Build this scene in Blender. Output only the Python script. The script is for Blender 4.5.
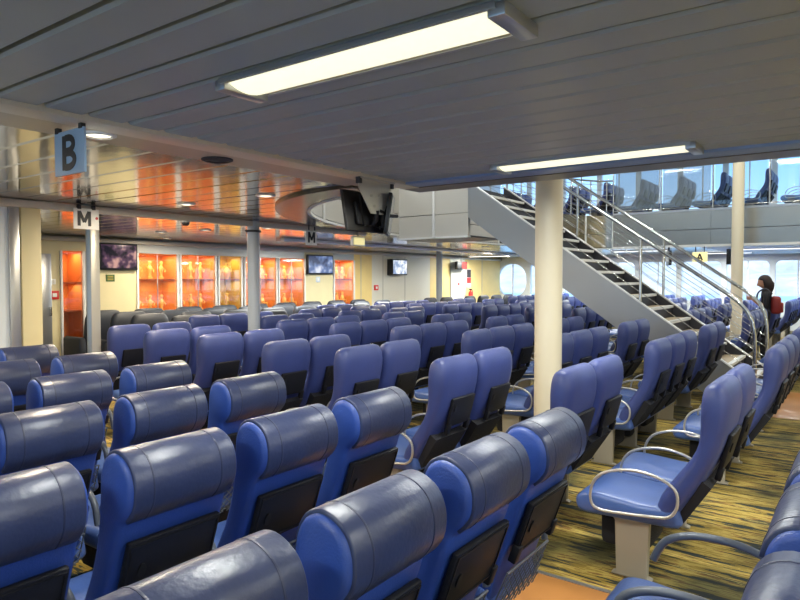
import bpy, bmesh, math, random
from mathutils import Vector, Matrix
random.seed(7)
R = math.radians
PI = math.pi
for o in list(bpy.data.objects):
    bpy.data.objects.remove(o)
S = bpy.context.scene
COL = S.collection

# ------------------------------------------------------------------ camera, sky, light, exposure
cam_d = bpy.data.cameras.new('camera')
cam = bpy.data.objects.new('camera', cam_d)
COL.objects.link(cam)
cam_d.sensor_width = 36.0
cam_d.lens = 640.0 / 800.0 * 36.0
cam_d.clip_end = 3000
cam_d.clip_start = 0.05
cam.location = (0, 0, 1.7)
cam.rotation_euler = (R(90) - math.atan(22 / 640.0), 0, -R(54))
S.camera = cam

W = bpy.data.worlds.new('world')
S.world = W
W.use_nodes = True
wn = W.node_tree
bg = wn.nodes['Background']
tc = wn.nodes.new('ShaderNodeTexCoord')
sep = wn.nodes.new('ShaderNodeSeparateXYZ')
wr = wn.nodes.new('ShaderNodeValToRGB')
wr.color_ramp.elements[0].position = 0.0
wr.color_ramp.elements[0].color = (0.62, 0.80, 0.98, 1)
wr.color_ramp.elements[1].position = 0.5
wr.color_ramp.elements[1].color = (0.20, 0.44, 0.85, 1)
e = wr.color_ramp.elements.new(0.16)
e.color = (0.30, 0.55, 0.90, 1)
wn.links.new(tc.outputs['Generated'], sep.inputs[0])
wn.links.new(sep.outputs['Z'], wr.inputs[0])
wn.links.new(wr.outputs[0], bg.inputs['Color'])
bg.inputs['Strength'].default_value = 1.5

SKY_PORTALS = True
def portal(loc, rot, sx, sy):
    d = bpy.data.lights.new('window_portal', 'AREA')
    d.shape = 'RECTANGLE'
    d.size = sx
    d.size_y = sy
    d.cycles.is_portal = True
    o = bpy.data.objects.new('window_portal', d)
    COL.objects.link(o)
    o.location = loc
    o.rotation_euler = rot
    o['kind'] = 'helper'
    return o
portal((24.25, 3.5, 1.6), (0, R(90), 0), 1.5, 18)       # starboard windows
portal((24.25, 3.5, 4.9), (0, R(90), 0), 2.0, 18)       # upper starboard windows
portal((-3.25, 3.0, 1.6), (0, R(-90), 0), 1.5, 17)      # port windows
portal((-3.25, 3.0, 4.9), (0, R(-90), 0), 2.0, 17)

sun_d = bpy.data.lights.new('sun', 'SUN')
sun_d.energy = 4.0
sun_d.angle = R(1)
sun_d.color = (1, .95, .88)
sun = bpy.data.objects.new('sun', sun_d)
COL.objects.link(sun)
sun.rotation_euler = (0, R(-32), 0)

S.view_settings.view_transform = 'Standard'
S.view_settings.look = 'None'
S.view_settings.exposure = 0.38
S.view_settings.gamma = 1.0
S.view_settings.use_curve_mapping = False

# ------------------------------------------------------------------ materials
def rgb(r, g, b):
    f = lambda c: (c / 255.0) / 12.92 if c / 255.0 <= 0.04045 else ((c / 255.0 + 0.055) / 1.055) ** 2.4
    return (f(r), f(g), f(b), 1)
MATS = {}
def mat(name, col, rough=0.5, metal=0.0, bump=0.0, bscale=80, var=0.0, vscale=3.0, coat=0.0, emit=None, estr=0.0, spec=0.5, stretch=None):
    m = bpy.data.materials.new(name)
    m.use_nodes = True
    nt = m.node_tree
    p = nt.nodes['Principled BSDF']
    p.inputs['Base Color'].default_value = col
    p.inputs['Roughness'].default_value = rough
    p.inputs['Metallic'].default_value = metal
    p.inputs['Specular IOR Level'].default_value = spec
    p.inputs['Coat Weight'].default_value = coat
    if emit:
        p.inputs['Emission Color'].default_value = emit
        p.inputs['Emission Strength'].default_value = estr
    co = nt.nodes.new('ShaderNodeTexCoord')
    src = co.outputs['Object']
    if stretch:
        mp = nt.nodes.new('ShaderNodeMapping')
        mp.inputs['Scale'].default_value = stretch
        nt.links.new(src, mp.inputs[0])
        src = mp.outputs[0]
    if var > 0:
        n = nt.nodes.new('ShaderNodeTexNoise')
        n.inputs['Scale'].default_value = vscale
        n.inputs['Detail'].default_value = 3
        nt.links.new(src, n.inputs['Vector'])
        r = nt.nodes.new('ShaderNodeValToRGB')
        r.color_ramp.elements[0].position = .3
        r.color_ramp.elements[1].position = .7
        r.color_ramp.elements[0].color = tuple(c * (1 - var) for c in col[:3]) + (1,)
        r.color_ramp.elements[1].color = tuple(min(1, c * (1 + var)) for c in col[:3]) + (1,)
        nt.links.new(n.outputs[0], r.inputs[0])
        nt.links.new(r.outputs[0], p.inputs['Base Color'])
    if bump > 0:
        n2 = nt.nodes.new('ShaderNodeTexNoise')
        n2.inputs['Scale'].default_value = bscale
        n2.inputs['Detail'].default_value = 2
        nt.links.new(src, n2.inputs['Vector'])
        b = nt.nodes.new('ShaderNodeBump')
        b.inputs['Strength'].default_value = bump
        b.inputs['Distance'].default_value = 0.01
        nt.links.new(n2.outputs[0], b.inputs['Height'])
        nt.links.new(b.outputs[0], p.inputs['Normal'])
    MATS[name] = m
    return m
def glass(name, tint=(1, 1, 1, 1), gloss=0.08, diff=0.0, dcol=(.8, .85, .9, 1)):
    m = bpy.data.materials.new(name)
    m.use_nodes = True
    nt = m.node_tree
    nt.nodes.remove(nt.nodes['Principled BSDF'])
    out = nt.nodes['Material Output']
    t = nt.nodes.new('ShaderNodeBsdfTransparent')
    t.inputs[0].default_value = tint
    g = nt.nodes.new('ShaderNodeBsdfGlossy')
    g.inputs['Roughness'].default_value = 0.02
    mx = nt.nodes.new('ShaderNodeMixShader')
    mx.inputs[0].default_value = gloss
    nt.links.new(t.outputs[0], mx.inputs[1])
    nt.links.new(g.outputs[0], mx.inputs[2])
    last = mx
    if diff > 0:
        d = nt.nodes.new('ShaderNodeBsdfDiffuse')
        d.inputs[0].default_value = dcol
        tr = nt.nodes.new('ShaderNodeBsdfTranslucent')
        tr.inputs[0].default_value = dcol
        ad = nt.nodes.new('ShaderNodeMixShader')
        nt.links.new(d.outputs[0], ad.inputs[1])
        nt.links.new(tr.outputs[0], ad.inputs[2])
        m2 = nt.nodes.new('ShaderNodeMixShader')
        m2.inputs[0].default_value = diff
        nt.links.new(mx.outputs[0], m2.inputs[1])
        nt.links.new(ad.outputs[0], m2.inputs[2])
        last = m2
    nt.links.new(last.outputs[0], out.inputs[0])
    MATS[name] = m
    return m

mat('slat_paint', rgb(160, 170, 176), .42, .0, var=.05, vscale=1.5, spec=.5)
mat('slat_gap', rgb(30, 30, 32), .8)
mat('polished', rgb(180, 172, 158), .12, 1.0, bump=.28, bscale=2.6, stretch=(1, .6, 1))
mat('trim_cream', rgb(214, 206, 190), .35)
mat('soffit_band', rgb(190, 178, 158), .35, .1)
mat('soffit_dark', rgb(78, 70, 62), .25, .5)
mat('edge_sky_tint', rgb(132, 158, 202), .35, .0)  # blue of the reflected sky put into a flat base colour
mat('edge_dark', rgb(120, 112, 106), .35, .4)
mat('steel', rgb(180, 175, 164), .27, 1.0, bump=.06, bscale=6, stretch=(1, 1, .15))
mat('steel_tube', rgb(215, 215, 212), .18, 1.0)
mat('white_panel', rgb(200, 196, 187), .4)
mat('white_trim', rgb(235, 235, 232), .4)
mat('pillar_cream', rgb(238, 226, 198), .38)
mat('column_grey', rgb(170, 178, 188), .35)
mat('wall_cream', rgb(226, 214, 170), .5, var=.03)
mat('wall_yellow', rgb(238, 212, 140), .5, var=.03)
mat('wall_white', rgb(226, 224, 212), .5)
mat('wall_pale', rgb(214, 224, 232), .4)
mat('frame_grey', rgb(186, 184, 176), .35, .3)
mat('frame_alu', rgb(190, 192, 194), .3, .8)
mat('stair_panel', rgb(176, 178, 180), .33, .65, var=.05, vscale=1.0)
mat('stair_dark', rgb(48, 48, 54), .5)
mat('tread', rgb(196, 176, 146), .5)
mat('tread_dark', rgb(70, 64, 62), .6)
mat('case_orange', rgb(234, 150, 66), .45)
mat('case_yellow', rgb(206, 170, 70), .5)
mat('case_shelf', rgb(176, 84, 30), .4)
mat('gold', rgb(250, 205, 110), .35, .2, emit=rgb(255, 190, 90), estr=.0)
mat('screen_black', rgb(14, 14, 17), .12)
mat('tv_shell', rgb(22, 22, 25), .4)
mat('black_plastic', rgb(22, 22, 26), .5, bump=.1, bscale=300, spec=.3)
mat('black_cloth', rgb(26, 26, 32), .85, bump=.3, bscale=400)
mat('hole_black', rgb(8, 8, 10), .6)
mat('blue_back', rgb(58, 70, 126), .42, bump=.12, bscale=140, var=.08, vscale=4)
mat('blue_wide', rgb(42, 70, 142), .45, bump=.12, bscale=140, var=.08, vscale=5)
mat('navy_roll', rgb(46, 54, 84), .34, bump=.14, bscale=55, var=.14, vscale=7)
mat('navy_seam', rgb(40, 46, 72), .4)
mat('blue_seat', rgb(72, 98, 158), .34, bump=.12, bscale=120, var=.1, vscale=5)
mat('silver_paint', rgb(202, 200, 194), .3, .6)
mat('leg_paint', rgb(160, 152, 136), .4, .2)
mat('arm_grey', rgb(92, 98, 108), .35, .2)
mat('lounge', rgb(46, 50, 60), .55, bump=.15, bscale=70)
mat('sign_blue', rgb(176, 206, 236), .35)
mat('sign_white', rgb(240, 240, 236), .35)
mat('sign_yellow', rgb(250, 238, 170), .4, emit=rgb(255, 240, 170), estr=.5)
mat('letter', rgb(18, 24, 40), .5)
mat('red', rgb(214, 40, 34), .4)
mat('green_sign', rgb(52, 92, 40), .5)
mat('tube_white', rgb(250, 248, 225), .5, emit=(1.0, .97, .68, 1), estr=.82)
mat('tube_cool', rgb(250, 250, 245), .5, emit=(1.0, .98, .9, 1), estr=1.3)
mat('lamp_glow', rgb(255, 245, 220), .5, emit=(1.0, .88, .62, 1), estr=3.0)
mat('floor_tan', rgb(176, 120, 62), .38, var=.12, vscale=2.2)
mat('sea', rgb(150, 190, 210), .35, bump=.4, bscale=.4)
mat('hill', rgb(188, 192, 192), .95, var=.22, vscale=.06)  # haze and overexposure painted in as a pale base colour
mat('deck_white', rgb(216, 222, 226), .45)
mat('skin', rgb(196, 142, 112), .55)
mat('hair', rgb(44, 30, 26), .6)
mat('shirt', rgb(26, 24, 30), .8)
mat('trousers', rgb(60, 52, 56), .8)
mat('bag', rgb(140, 40, 36), .6)
mat('phone', rgb(200, 205, 215), .3)
glass('window_glass', (.93, .97, 1, 1), .05)
glass('case_glass', (1, 1, 1, 1), .14)
glass('rail_glass', (.88, .95, 1, 1), .07)
glass('rail_frosted', (.9, .94, .96, 1), .05, diff=.35, dcol=(.40, .45, .47, 1))

def carpet_mat():
    m = bpy.data.materials.new('carpet')
    m.use_nodes = True
    nt = m.node_tree
    p = nt.nodes['Principled BSDF']
    p.inputs['Roughness'].default_value = .9
    co = nt.nodes.new('ShaderNodeTexCoord')
    mp = nt.nodes.new('ShaderNodeMapping')
    mp.inputs['Scale'].default_value = (12, 1.3, 1)
    n = nt.nodes.new('ShaderNodeTexNoise')
    n.inputs['Scale'].default_value = 1.0
    n.inputs['Detail'].default_value = 5
    n.inputs['Roughness'].default_value = .62
    r = nt.nodes.new('ShaderNodeValToRGB')
    r.color_ramp.interpolation = 'CONSTANT'
    els = r.color_ramp.elements
    els[0].position = 0; els[0].color = rgb(30, 44, 50)
    els[1].position = .42; els[1].color = rgb(60, 60, 44)
    for pos, c in ((.44, rgb(150, 128, 58)), (.50, rgb(186, 164, 92)), (.555, rgb(138, 104, 52)), (.59, rgb(58, 62, 48)), (.63, rgb(190, 172, 110)), (.70, rgb(34, 52, 60))):
        el = els.new(pos)
        el.color = c
    n2 = nt.nodes.new('ShaderNodeTexNoise')
    n2.inputs['Scale'].default_value = 2.0
    n2.inputs['Detail'].default_value = 2
    r2 = nt.nodes.new('ShaderNodeValToRGB')
    r2.color_ramp.elements[0].position = .36
    r2.color_ramp.elements[0].color = rgb(96, 112, 112)
    r2.color_ramp.elements[1].position = .62
    r2.color_ramp.elements[1].color = rgb(255, 250, 225)
    mx = nt.nodes.new('ShaderNodeMix')
    mx.data_type = 'RGBA'
    mx.blend_type = 'MULTIPLY'
    mx.inputs[0].default_value = .9
    L = nt.links.new
    L(co.outputs['Object'], mp.inputs[0]); L(mp.outputs[0], n.inputs['Vector']); L(n.outputs[0], r.inputs[0])
    L(co.outputs['Object'], n2.inputs['Vector']); L(n2.outputs[0], r2.inputs[0])
    L(r.outputs[0], mx.inputs[6]); L(r2.outputs[0], mx.inputs[7]); L(mx.outputs[2], p.inputs['Base Color'])
    MATS['carpet'] = m
carpet_mat()

def screen_mat(name, c1, c2, c3, scale, strength):
    m = bpy.data.materials.new(name)
    m.use_nodes = True
    nt = m.node_tree
    p = nt.nodes['Principled BSDF']
    p.inputs['Base Color'].default_value = (.01, .01, .01, 1)
    p.inputs['Roughness'].default_value = .15
    co = nt.nodes.new('ShaderNodeTexCoord')
    n = nt.nodes.new('ShaderNodeTexNoise')
    n.inputs['Scale'].default_value = scale
    r = nt.nodes.new('ShaderNodeValToRGB')
    r.color_ramp.elements[0].position = .42
    r.color_ramp.elements[0].color = c1
    r.color_ramp.elements[1].position = .66
    r.color_ramp.elements[1].color = c3
    el = r.color_ramp.elements.new(.54)
    el.color = c2
    nt.links.new(co.outputs['Object'], n.inputs['Vector'])
    nt.links.new(n.outputs[0], r.inputs[0])
    nt.links.new(r.outputs[0], p.inputs['Emission Color'])
    p.inputs['Emission Strength'].default_value = strength
    MATS[name] = m
screen_mat('screen_film', rgb(16, 14, 30), rgb(88, 60, 84), rgb(196, 150, 140), 4.2, .9)
screen_mat('screen_sea', rgb(30, 44, 84), rgb(96, 118, 168), rgb(220, 224, 240), 2.6, .8)
screen_mat('screen_pale', rgb(120, 140, 176), rgb(200, 208, 220), rgb(246, 246, 250), 5, 1.0)

# ------------------------------------------------------------------ mesh helpers
def mesh_of(name, bm, m, smooth=None):
    me = bpy.data.meshes.new(name)
    bm.normal_update()
    bm.to_mesh(me)
    bm.free()
    me.materials.append(MATS[m])
    if smooth is not None:
        me.polygons.foreach_set('use_smooth', [True] * len(me.polygons))
        me.set_sharp_from_angle(angle=R(smooth))
    return me
def link(name, me, parent=None, loc=None, rot=None):
    o = bpy.data.objects.new(name, me)
    COL.objects.link(o)
    if parent is not None:
        o.parent = parent
    if loc is not None:
        o.location = loc
    if rot is not None:
        o.rotation_euler = rot
    return o
def ob(name, bm, m, parent=None, loc=None, rot=None, smooth=None):
    return link(name, mesh_of(name, bm, m, smooth), parent, loc, rot)
def tag(o, label, cat=None, group=None, kind=None):
    o['label'] = label
    if cat:
        o['category'] = cat
    if group:
        o['group'] = group
    if kind:
        o['kind'] = kind
    return o
def thing(name, label, cat, loc=(0, 0, 0), rz=0, group=None, kind=None):
    o = bpy.data.objects.new(name, None)
    COL.objects.link(o)
    o.location = loc
    o.rotation_euler = (0, 0, rz)
    o.empty_display_size = .1
    return tag(o, label, cat, group, kind)
def B():
    return bmesh.new()
def box(bm, x0, y0, z0, x1, y1, z1, bev=0.0):
    vs = [bm.verts.new((x, y, z)) for x in (x0, x1) for y in (y0, y1) for z in (z0, z1)]
    fs = [(0, 1, 3, 2), (4, 6, 7, 5), (0, 4, 5, 1), (2, 3, 7, 6), (0, 2, 6, 4), (1, 5, 7, 3)]
    nf = [bm.faces.new([vs[i] for i in f]) for f in fs]
    if bev > 0:
        es = list({e for f in nf for e in f.edges})
        bmesh.ops.bevel(bm, geom=es, offset=bev, segments=2, profile=.5, affect='EDGES')
    return bm
def boxo(name, dims, m, parent=None, bev=0.0, loc=None, rot=None):
    return ob(name, box(B(), *dims, bev=bev), m, parent, loc, rot, smooth=40 if bev else None)
def cyl(bm, p0, p1, r0, r1=None, n=16, caps=True):
    r1 = r0 if r1 is None else r1
    p0 = Vector(p0); p1 = Vector(p1)
    d = (p1 - p0).normalized()
    a = Vector((0, 0, 1)) if abs(d.z) < .9 else Vector((1, 0, 0))
    u = d.cross(a).normalized(); v = d.cross(u)
    A = []; C = []
    for i in range(n):
        t = 2 * PI * i / n
        k = u * math.cos(t) + v * math.sin(t)
        A.append(bm.verts.new(p0 + k * r0)); C.append(bm.verts.new(p1 + k * r1))
    for i in range(n):
        j = (i + 1) % n
        bm.faces.new((A[i], C[i], C[j], A[j]))
    if caps:
        bm.faces.new(A); bm.faces.new(C[::-1])
    return bm
def tube(bm, pts, r, n=8, closed=False):
    pts = [Vector(p) for p in pts]
    rings = []
    m = len(pts)
    prev_u = None
    for i, p in enumerate(pts):
        a = pts[(i - 1) % m] if (closed or i > 0) else p
        b = pts[(i + 1) % m] if (closed or i < m - 1) else p
        d = (b - a).normalized()
        if prev_u is None:
            h = Vector((1, 0, 0)) if abs(d.x) < .9 else Vector((0, 0, 1))
            u = (h - d * h.dot(d)).normalized()
        else:
            u = (prev_u - d * prev_u.dot(d)).normalized()
        prev_u = u
        v = d.cross(u)
        rr = r[i] if isinstance(r, (list, tuple)) else r
        rings.append([bm.verts.new(p + (u * math.cos(2 * PI * k / n) + v * math.sin(2 * PI * k / n)) * rr) for k in range(n)])
    for i in range(m if closed else m - 1):
        A = rings[i]; C = rings[(i + 1) % m]
        for k in range(n):
            j = (k + 1) % n
            bm.faces.new((A[k], A[j], C[j], C[k]))
    if not closed:
        bm.faces.new(rings[0][::-1]); bm.faces.new(rings[-1])
    return bm
def lathe(bm, prof, n=14, c=(0, 0, 0)):
    rings = []
    for r, z in prof:
        if r < 1e-5:
            rings.append([bm.verts.new((c[0], c[1], c[2] + z))])
        else:
            rings.append([bm.verts.new((c[0] + r * math.cos(2 * PI * k / n), c[1] + r * math.sin(2 * PI * k / n), c[2] + z)) for k in range(n)])
    for A, C in zip(rings, rings[1:]):
        for k in range(n):
            j = (k + 1) % n
            if len(A) == 1 and len(C) == 1:
                continue
            if len(A) == 1:
                bm.faces.new((A[0], C[j], C[k]))
            elif len(C) == 1:
                bm.faces.new((A[k], A[j], C[0]))
            else:
                bm.faces.new((A[k], A[j], C[j], C[k]))
    return bm
def cat_rom(pts, k=4, closed=False):
    out = []
    n = len(pts)
    rng = range(n if closed else n - 1)
    for i in rng:
        g = lambda q: Vector(pts[q % n] if closed else pts[max(0, min(n - 1, q))])
        p0, p1, p2, p3 = g(i - 1), g(i), g(i + 1), g(i + 2)
        for s in range(k):
            t = s / k
            out.append(.5 * ((2 * p1) + (p2 - p0) * t + (2 * p0 - 5 * p1 + 4 * p2 - p3) * t * t + (3 * p1 - p0 - 3 * p2 + p3) * t ** 3))
    if not closed:
        out.append(Vector(pts[-1]))
    return out
def loft(bm, spine, n=20, ex=4.0):
    """spine: (y, z, thickness, width); sections lie across the spine, rounded by a superellipse."""
    sp = cat_rom([(a, b, c, d) for a, b, c, d in spine], 2)
    rings = []
    m = len(sp)
    for i, s in enumerate(sp):
        a = sp[max(0, i - 1)]; b = sp[min(m - 1, i + 1)]
        d = Vector((0, b[0] - a[0], b[1] - a[1])).normalized()
        nn = Vector((0, d.z, -d.y))
        ring = []
        for k in range(n):
            t = 2 * PI * k / n
            c_, s_ = math.cos(t), math.sin(t)
            sx = math.copysign(abs(c_) ** (2 / ex), c_)
            sy = math.copysign(abs(s_) ** (2 / 2.6), s_)
            ring.append(bm.verts.new(Vector((sx * s[3] / 2, s[0], s[1])) + nn * (sy * s[2] / 2)))
        rings.append(ring)
    for A, C in zip(rings, rings[1:]):
        for k in range(n):
            j = (k + 1) % n
            bm.faces.new((A[k], A[j], C[j], C[k]))
    bm.faces.new(rings[0][::-1]); bm.faces.new(rings[-1])
    return bm
def extrude_x(bm, outline, w, bev=.015, x0=0.0):
    """closed outline in (y,z), extruded along x with rounded rims"""
    n = len(outline)
    c = sum((Vector(p) for p in outline), Vector((0, 0))) / n
    area = sum(outline[i][0] * outline[(i + 1) % n][1] - outline[(i + 1) % n][0] * outline[i][1] for i in range(n))
    sgn = 1 if area > 0 else -1
    nor = []
    for i in range(n):
        a = Vector(outline[i - 1]); b = Vector(outline[(i + 1) % n])
        d = (b - a).normalized()
        nor.append(Vector((d.y, -d.x)) * sgn)
    rings = []
    steps = [(-w / 2, bev), (-w / 2 + bev * .35, bev * .3), (-w / 2 + bev, 0), (w / 2 - bev, 0), (w / 2 - bev * .35, bev * .3), (w / 2, bev)]
    for x, ins in steps:
        rings.append([bm.verts.new((x0 + x, outline[i][0] - nor[i][0] * ins, outline[i][1] - nor[i][1] * ins)) for i in range(n)])
    for A, C in zip(rings, rings[1:]):
        for k in range(n):
            j = (k + 1) % n
            bm.faces.new((A[k], A[j], C[j], C[k]))
    bm.faces.new(rings[0][::-1]); bm.faces.new(rings[-1])
    bmesh.ops.recalc_face_normals(bm, faces=bm.faces)
    return bm
GLYPH = {'M': [[(-.36, -.5), (-.36, .5)], [(.36, -.5), (.36, .5)], [(-.33, .48), (0, -.25)], [(.33, .48), (0, -.25)]],
         'A': [[(-.36, -.5), (0, .5)], [(.36, -.5), (0, .5)], [(-.22, -.17), (.22, -.17)]],
         'B': [[(-.27, -.5), (-.27, .5)]]}
def stroke(bm, P, w, d):
    n = len(P)
    L = []; Q = []
    for i, p in enumerate(P):
        a = Vector(P[max(0, i - 1)]); b = Vector(P[min(n - 1, i + 1)])
        t = (b - a).normalized()
        q = Vector((-t.y, t.x)) * w / 2
        L.append(Vector(p) + q); Q.append(Vector(p) - q)
    vs = [[bm.verts.new((p.x, p.y, z)) for p in K] for K, z in ((L, 0), (Q, 0), (Q, d), (L, d))]
    for i in range(n - 1):
        for k in range(4):
            A = vs[k]; C = vs[(k + 1) % 4]
            bm.faces.new((A[i], A[i + 1], C[i + 1], C[i]))
    bm.faces.new([q[0] for q in vs]); bm.faces.new([q[-1] for q in vs][::-1])
def text(name, s, size, m, parent, loc, rot, offset=0.0, extrude=.002):
    bm = B()
    w = .21
    for k, P in enumerate(GLYPH[s]):
        stroke(bm, P, w, .018 + .001 * k)
    if s == 'B':
        for c, r, e_, dz in ((.235, .19, .30, .020), (-.22, .205, .36, .021)):
            pts = [(-.2, c + r)] + [(-.02 + (e_ - .02) * math.cos(t), c + r * math.sin(t)) for t in [PI / 2 - PI * i / 12 for i in range(13)]] + [(-.2, c - r)]
            stroke(bm, pts, w * .92, dz)
    bmesh.ops.recalc_face_normals(bm, faces=bm.faces)
    bmesh.ops.scale(bm, vec=(size * .75, size * .75, .12), verts=bm.verts)
    return ob(name, bm, m, parent, loc, rot)
ORD = ['first', 'second', 'third', 'fourth', 'fifth', 'sixth', 'seventh', 'eighth', 'ninth', 'tenth', 'eleventh', 'twelfth', 'thirteenth', 'fourteenth', 'fifteenth', 'sixteenth', 'seventeenth', 'eighteenth', 'nineteenth', 'twentieth']

# ------------------------------------------------------------------ setting
YF = 12.3      # forward bulkhead
XS = 24.0      # starboard side
XP = -3.0      # port side
YA = -9.0      # aft end
ZC = 2.5       # ceiling
EX, EY, EA, EB = 10.9, 3.6, 6.25, 3.4      # rounded end of the stairwell opening (left half)

fl = boxo('floor', (XP, YA, -.12, XS, YF, 0), 'carpet')
tag(fl, 'streaked olive and navy carpet over the whole deck', kind='structure')
fa = boxo('floor_aisle', (2.74, YA, 0, 3.40, YF, .004), 'floor_tan')
tag(fa, 'plain orange tan aisle strip beside the wide-tray seats', kind='structure')
fb = boxo('floor_landing', (8.95, YA, 0, 11.1, .9, .004), 'floor_tan')
tag(fb, 'tan vinyl landing at the foot of the stairs', kind='structure')
fc = boxo('trim_1', (3.40, YA, 0, 3.43, YF, .008), 'frame_alu')
tag(fc, 'thin metal strip between tan aisle and patterned carpet', kind='structure')

# slatted ceiling over the near seats: every slat a piece of its own
ce = boxo('ceiling', (XP, YA, ZC + .035, 4.42, 3.15, ZC + .10), 'slat_gap')
tag(ce, 'grey slatted metal ceiling over the near seats', kind='structure')
def slat_mesh(w, y0, y1, m):
    bm = B()
    prof = [(-w / 2, .03), (-w / 2, .010), (-w / 2 + .012, 0), (w / 2 - .012, 0), (w / 2, .010), (w / 2, .03)]
    A = [bm.verts.new((x, y0, z)) for x, z in prof]
    C = [bm.verts.new((x, y1, z)) for x, z in prof]
    n = len(prof)
    for i in range(n):
        j = (i + 1) % n
        bm.faces.new((A[i], C[i], C[j], A[j]))
    bm.faces.new(A); bm.faces.new(C[::-1])
    bmesh.ops.recalc_face_normals(bm, faces=bm.faces)
    return mesh_of('slat', bm, m)
sm = slat_mesh(.190, YA, 3.14, 'slat_paint')
x = 1.04 + .106 - .212 * 19
while x < 4.40:
    link('slat', sm, ce, (x, 0, ZC + .004))
    x += .212
t2 = boxo('trim_2', (XP, 3.14, ZC - .02, 4.62, 3.31, ZC + .05), 'trim_cream', bev=.006)
tag(t2, 'cream metal trim closing the slatted ceiling above the lettered panel', kind='structure')
t3 = boxo('trim_3', (XP, 3.31, ZC, 4.62, 3.68, ZC + .05), 'soffit_band')
tag(t3, 'beige flat ceiling band with round lamps beside the slats', kind='structure')
t4 = boxo('trim_4', (4.40, YA, ZC - .015, 4.60, 3.31, ZC + .08), 'edge_sky_tint', bev=.006)
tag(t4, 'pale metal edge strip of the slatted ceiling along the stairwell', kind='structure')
t5 = boxo('trim_5', (4.60, YA, ZC - .02, 4.86, 3.31, 3.25), 'edge_dark')
tag(t5, 'dark fascia edge of the near ceiling along the stairwell', kind='structure')

# polished ceiling panels forward of the band
pc = boxo('ceiling_polished', (XP, YF - .3, ZC + .03, XS, YF, ZC + .08), 'slat_gap')
tag(pc, 'mirror-polished metal ceiling panels in front of the display cases', kind='structure')
def ell(xx, a, b, aR=6.4, bR=1.5, cyR=5.5):
    d = xx - EX
    if d <= 0:
        return EY + b * math.sqrt(1 - (d / a) ** 2) if abs(d) < a else None
    extra = b - EB
    return cyR + (bR + extra) * math.sqrt(1 - (d / (aR + extra)) ** 2) if d < aR + extra else None
xx = 1.8 - .3 * 16
pm = {}
while xx < XS:
    w = .292
    xc = xx + .15
    y0 = 3.68
    ev = ell(xc, EA + .25, EB + .25)
    if xc > 4.86:
        y0 = max(3.68, ev) if ev else YA
    elif ev:
        y0 = max(y0, ev)
    key = round(y0, 3)
    me = slat_mesh(w, y0, YF - .02, 'polished')
    link('panel', me, pc, (xc, 0, ZC + .005 if xc < 17.6 or y0 > 0 else ZC + .005))
    xx += .3
# backing above the panels
bk = B()
for i in range(60):
    a0 = 1.8 - .3 * 16 + i * .45
    a1 = min(XS, a0 + .45)
    if a0 >= XS:
        break
    ev = ell((a0 + a1) / 2, EA + .2, EB + .2)
    y0 = 3.5 if a1 < 5.0 else (max(3.5, ev) if ev else YA)
    if ev and a1 < 5.0:
        y0 = max(3.5, ev)
    box(bk, a0, y0, ZC + .04, a1, YF, ZC + .06)
o = ob('ceiling_backing', bk, 'slat_gap')
tag(o, 'dark backing behind the polished ceiling panels', kind='structure')

# ring soffit, fascia and deck edge of the rounded opening
def arc_pts(a, b, n=28, off=0.0):
    L = []
    for i in range(n + 1):
        t = PI - (PI / 2) * i / n
        L.append((EX + (a) * math.cos(t), EY + b * math.sin(t)))
    for i in range(1, n + 1):
        t = PI / 2 - (PI / 2) * i / n
        ex = b - EB
        L.append((EX + (6.4 + ex) * math.cos(t), 5.5 + (1.5 + ex) * math.sin(t)))
    return L
inn = arc_pts(EA, EB)
outr = arc_pts(EA + .40, EB + .42)
bm = B()
def ribbon(bm, P, Q, z0, z1):
    n = len(P)
    v = [[bm.verts.new((p[0], p[1], z)) for p in L] for L, z in ((P, z0), (Q, z0), (Q, z1), (P, z1))]
    for i in range(n - 1):
        for k in range(4):
            a = v[k]; b = v[(k + 1) % 4]
            bm.faces.new((a[i], a[i + 1], b[i + 1], b[i]))
    bm.faces.new([q[0] for q in v]); bm.faces.new([q[-1] for q in v][::-1])
    bmesh.ops.recalc_face_normals(bm, faces=bm.faces)
ribbon(bm, inn, outr, ZC - .02, ZC + .02)
o = ob('trim_6', bm, 'soffit_dark', smooth=30)
tag(o, 'dark curved soffit ring around the rounded stairwell opening', kind='structure')
bm = B()
mid = arc_pts(EA + .03, EB + .03)
ribbon(bm, arc_pts(EA - .012, EB - .012), mid, ZC - .03, ZC + .0)
o = ob('trim_7', bm, 'white_trim', smooth=30)
tag(o, 'thin pale bead along the rounded opening', kind='structure')
fw = thing('wall_opening', 'white panelled curved fascia above the rounded stairwell opening', None, kind='structure')
pts = inn
per = 7
for k in range(0, len(pts) - 1, per):
    seg = pts[k:k + per + 1]
    seg2 = mid[k:k + per + 1]
    for (za, zb) in ((ZC - .02, 2.86), (2.875, 3.37)):
        bm = B()
        ribbon(bm, seg, seg2, za, zb)
        ob('panel', bm, 'white_panel' if k < len(pts) / 2 else 'steel', fw, smooth=30)
    bm = B()
    p = seg[-1]
    box(bm, p[0] - .02, p[1] - .02, ZC - .02, p[0] + .02, p[1] + .02, 3.37)
    ob('joint_strip', bm, 'white_trim', fw)

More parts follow.
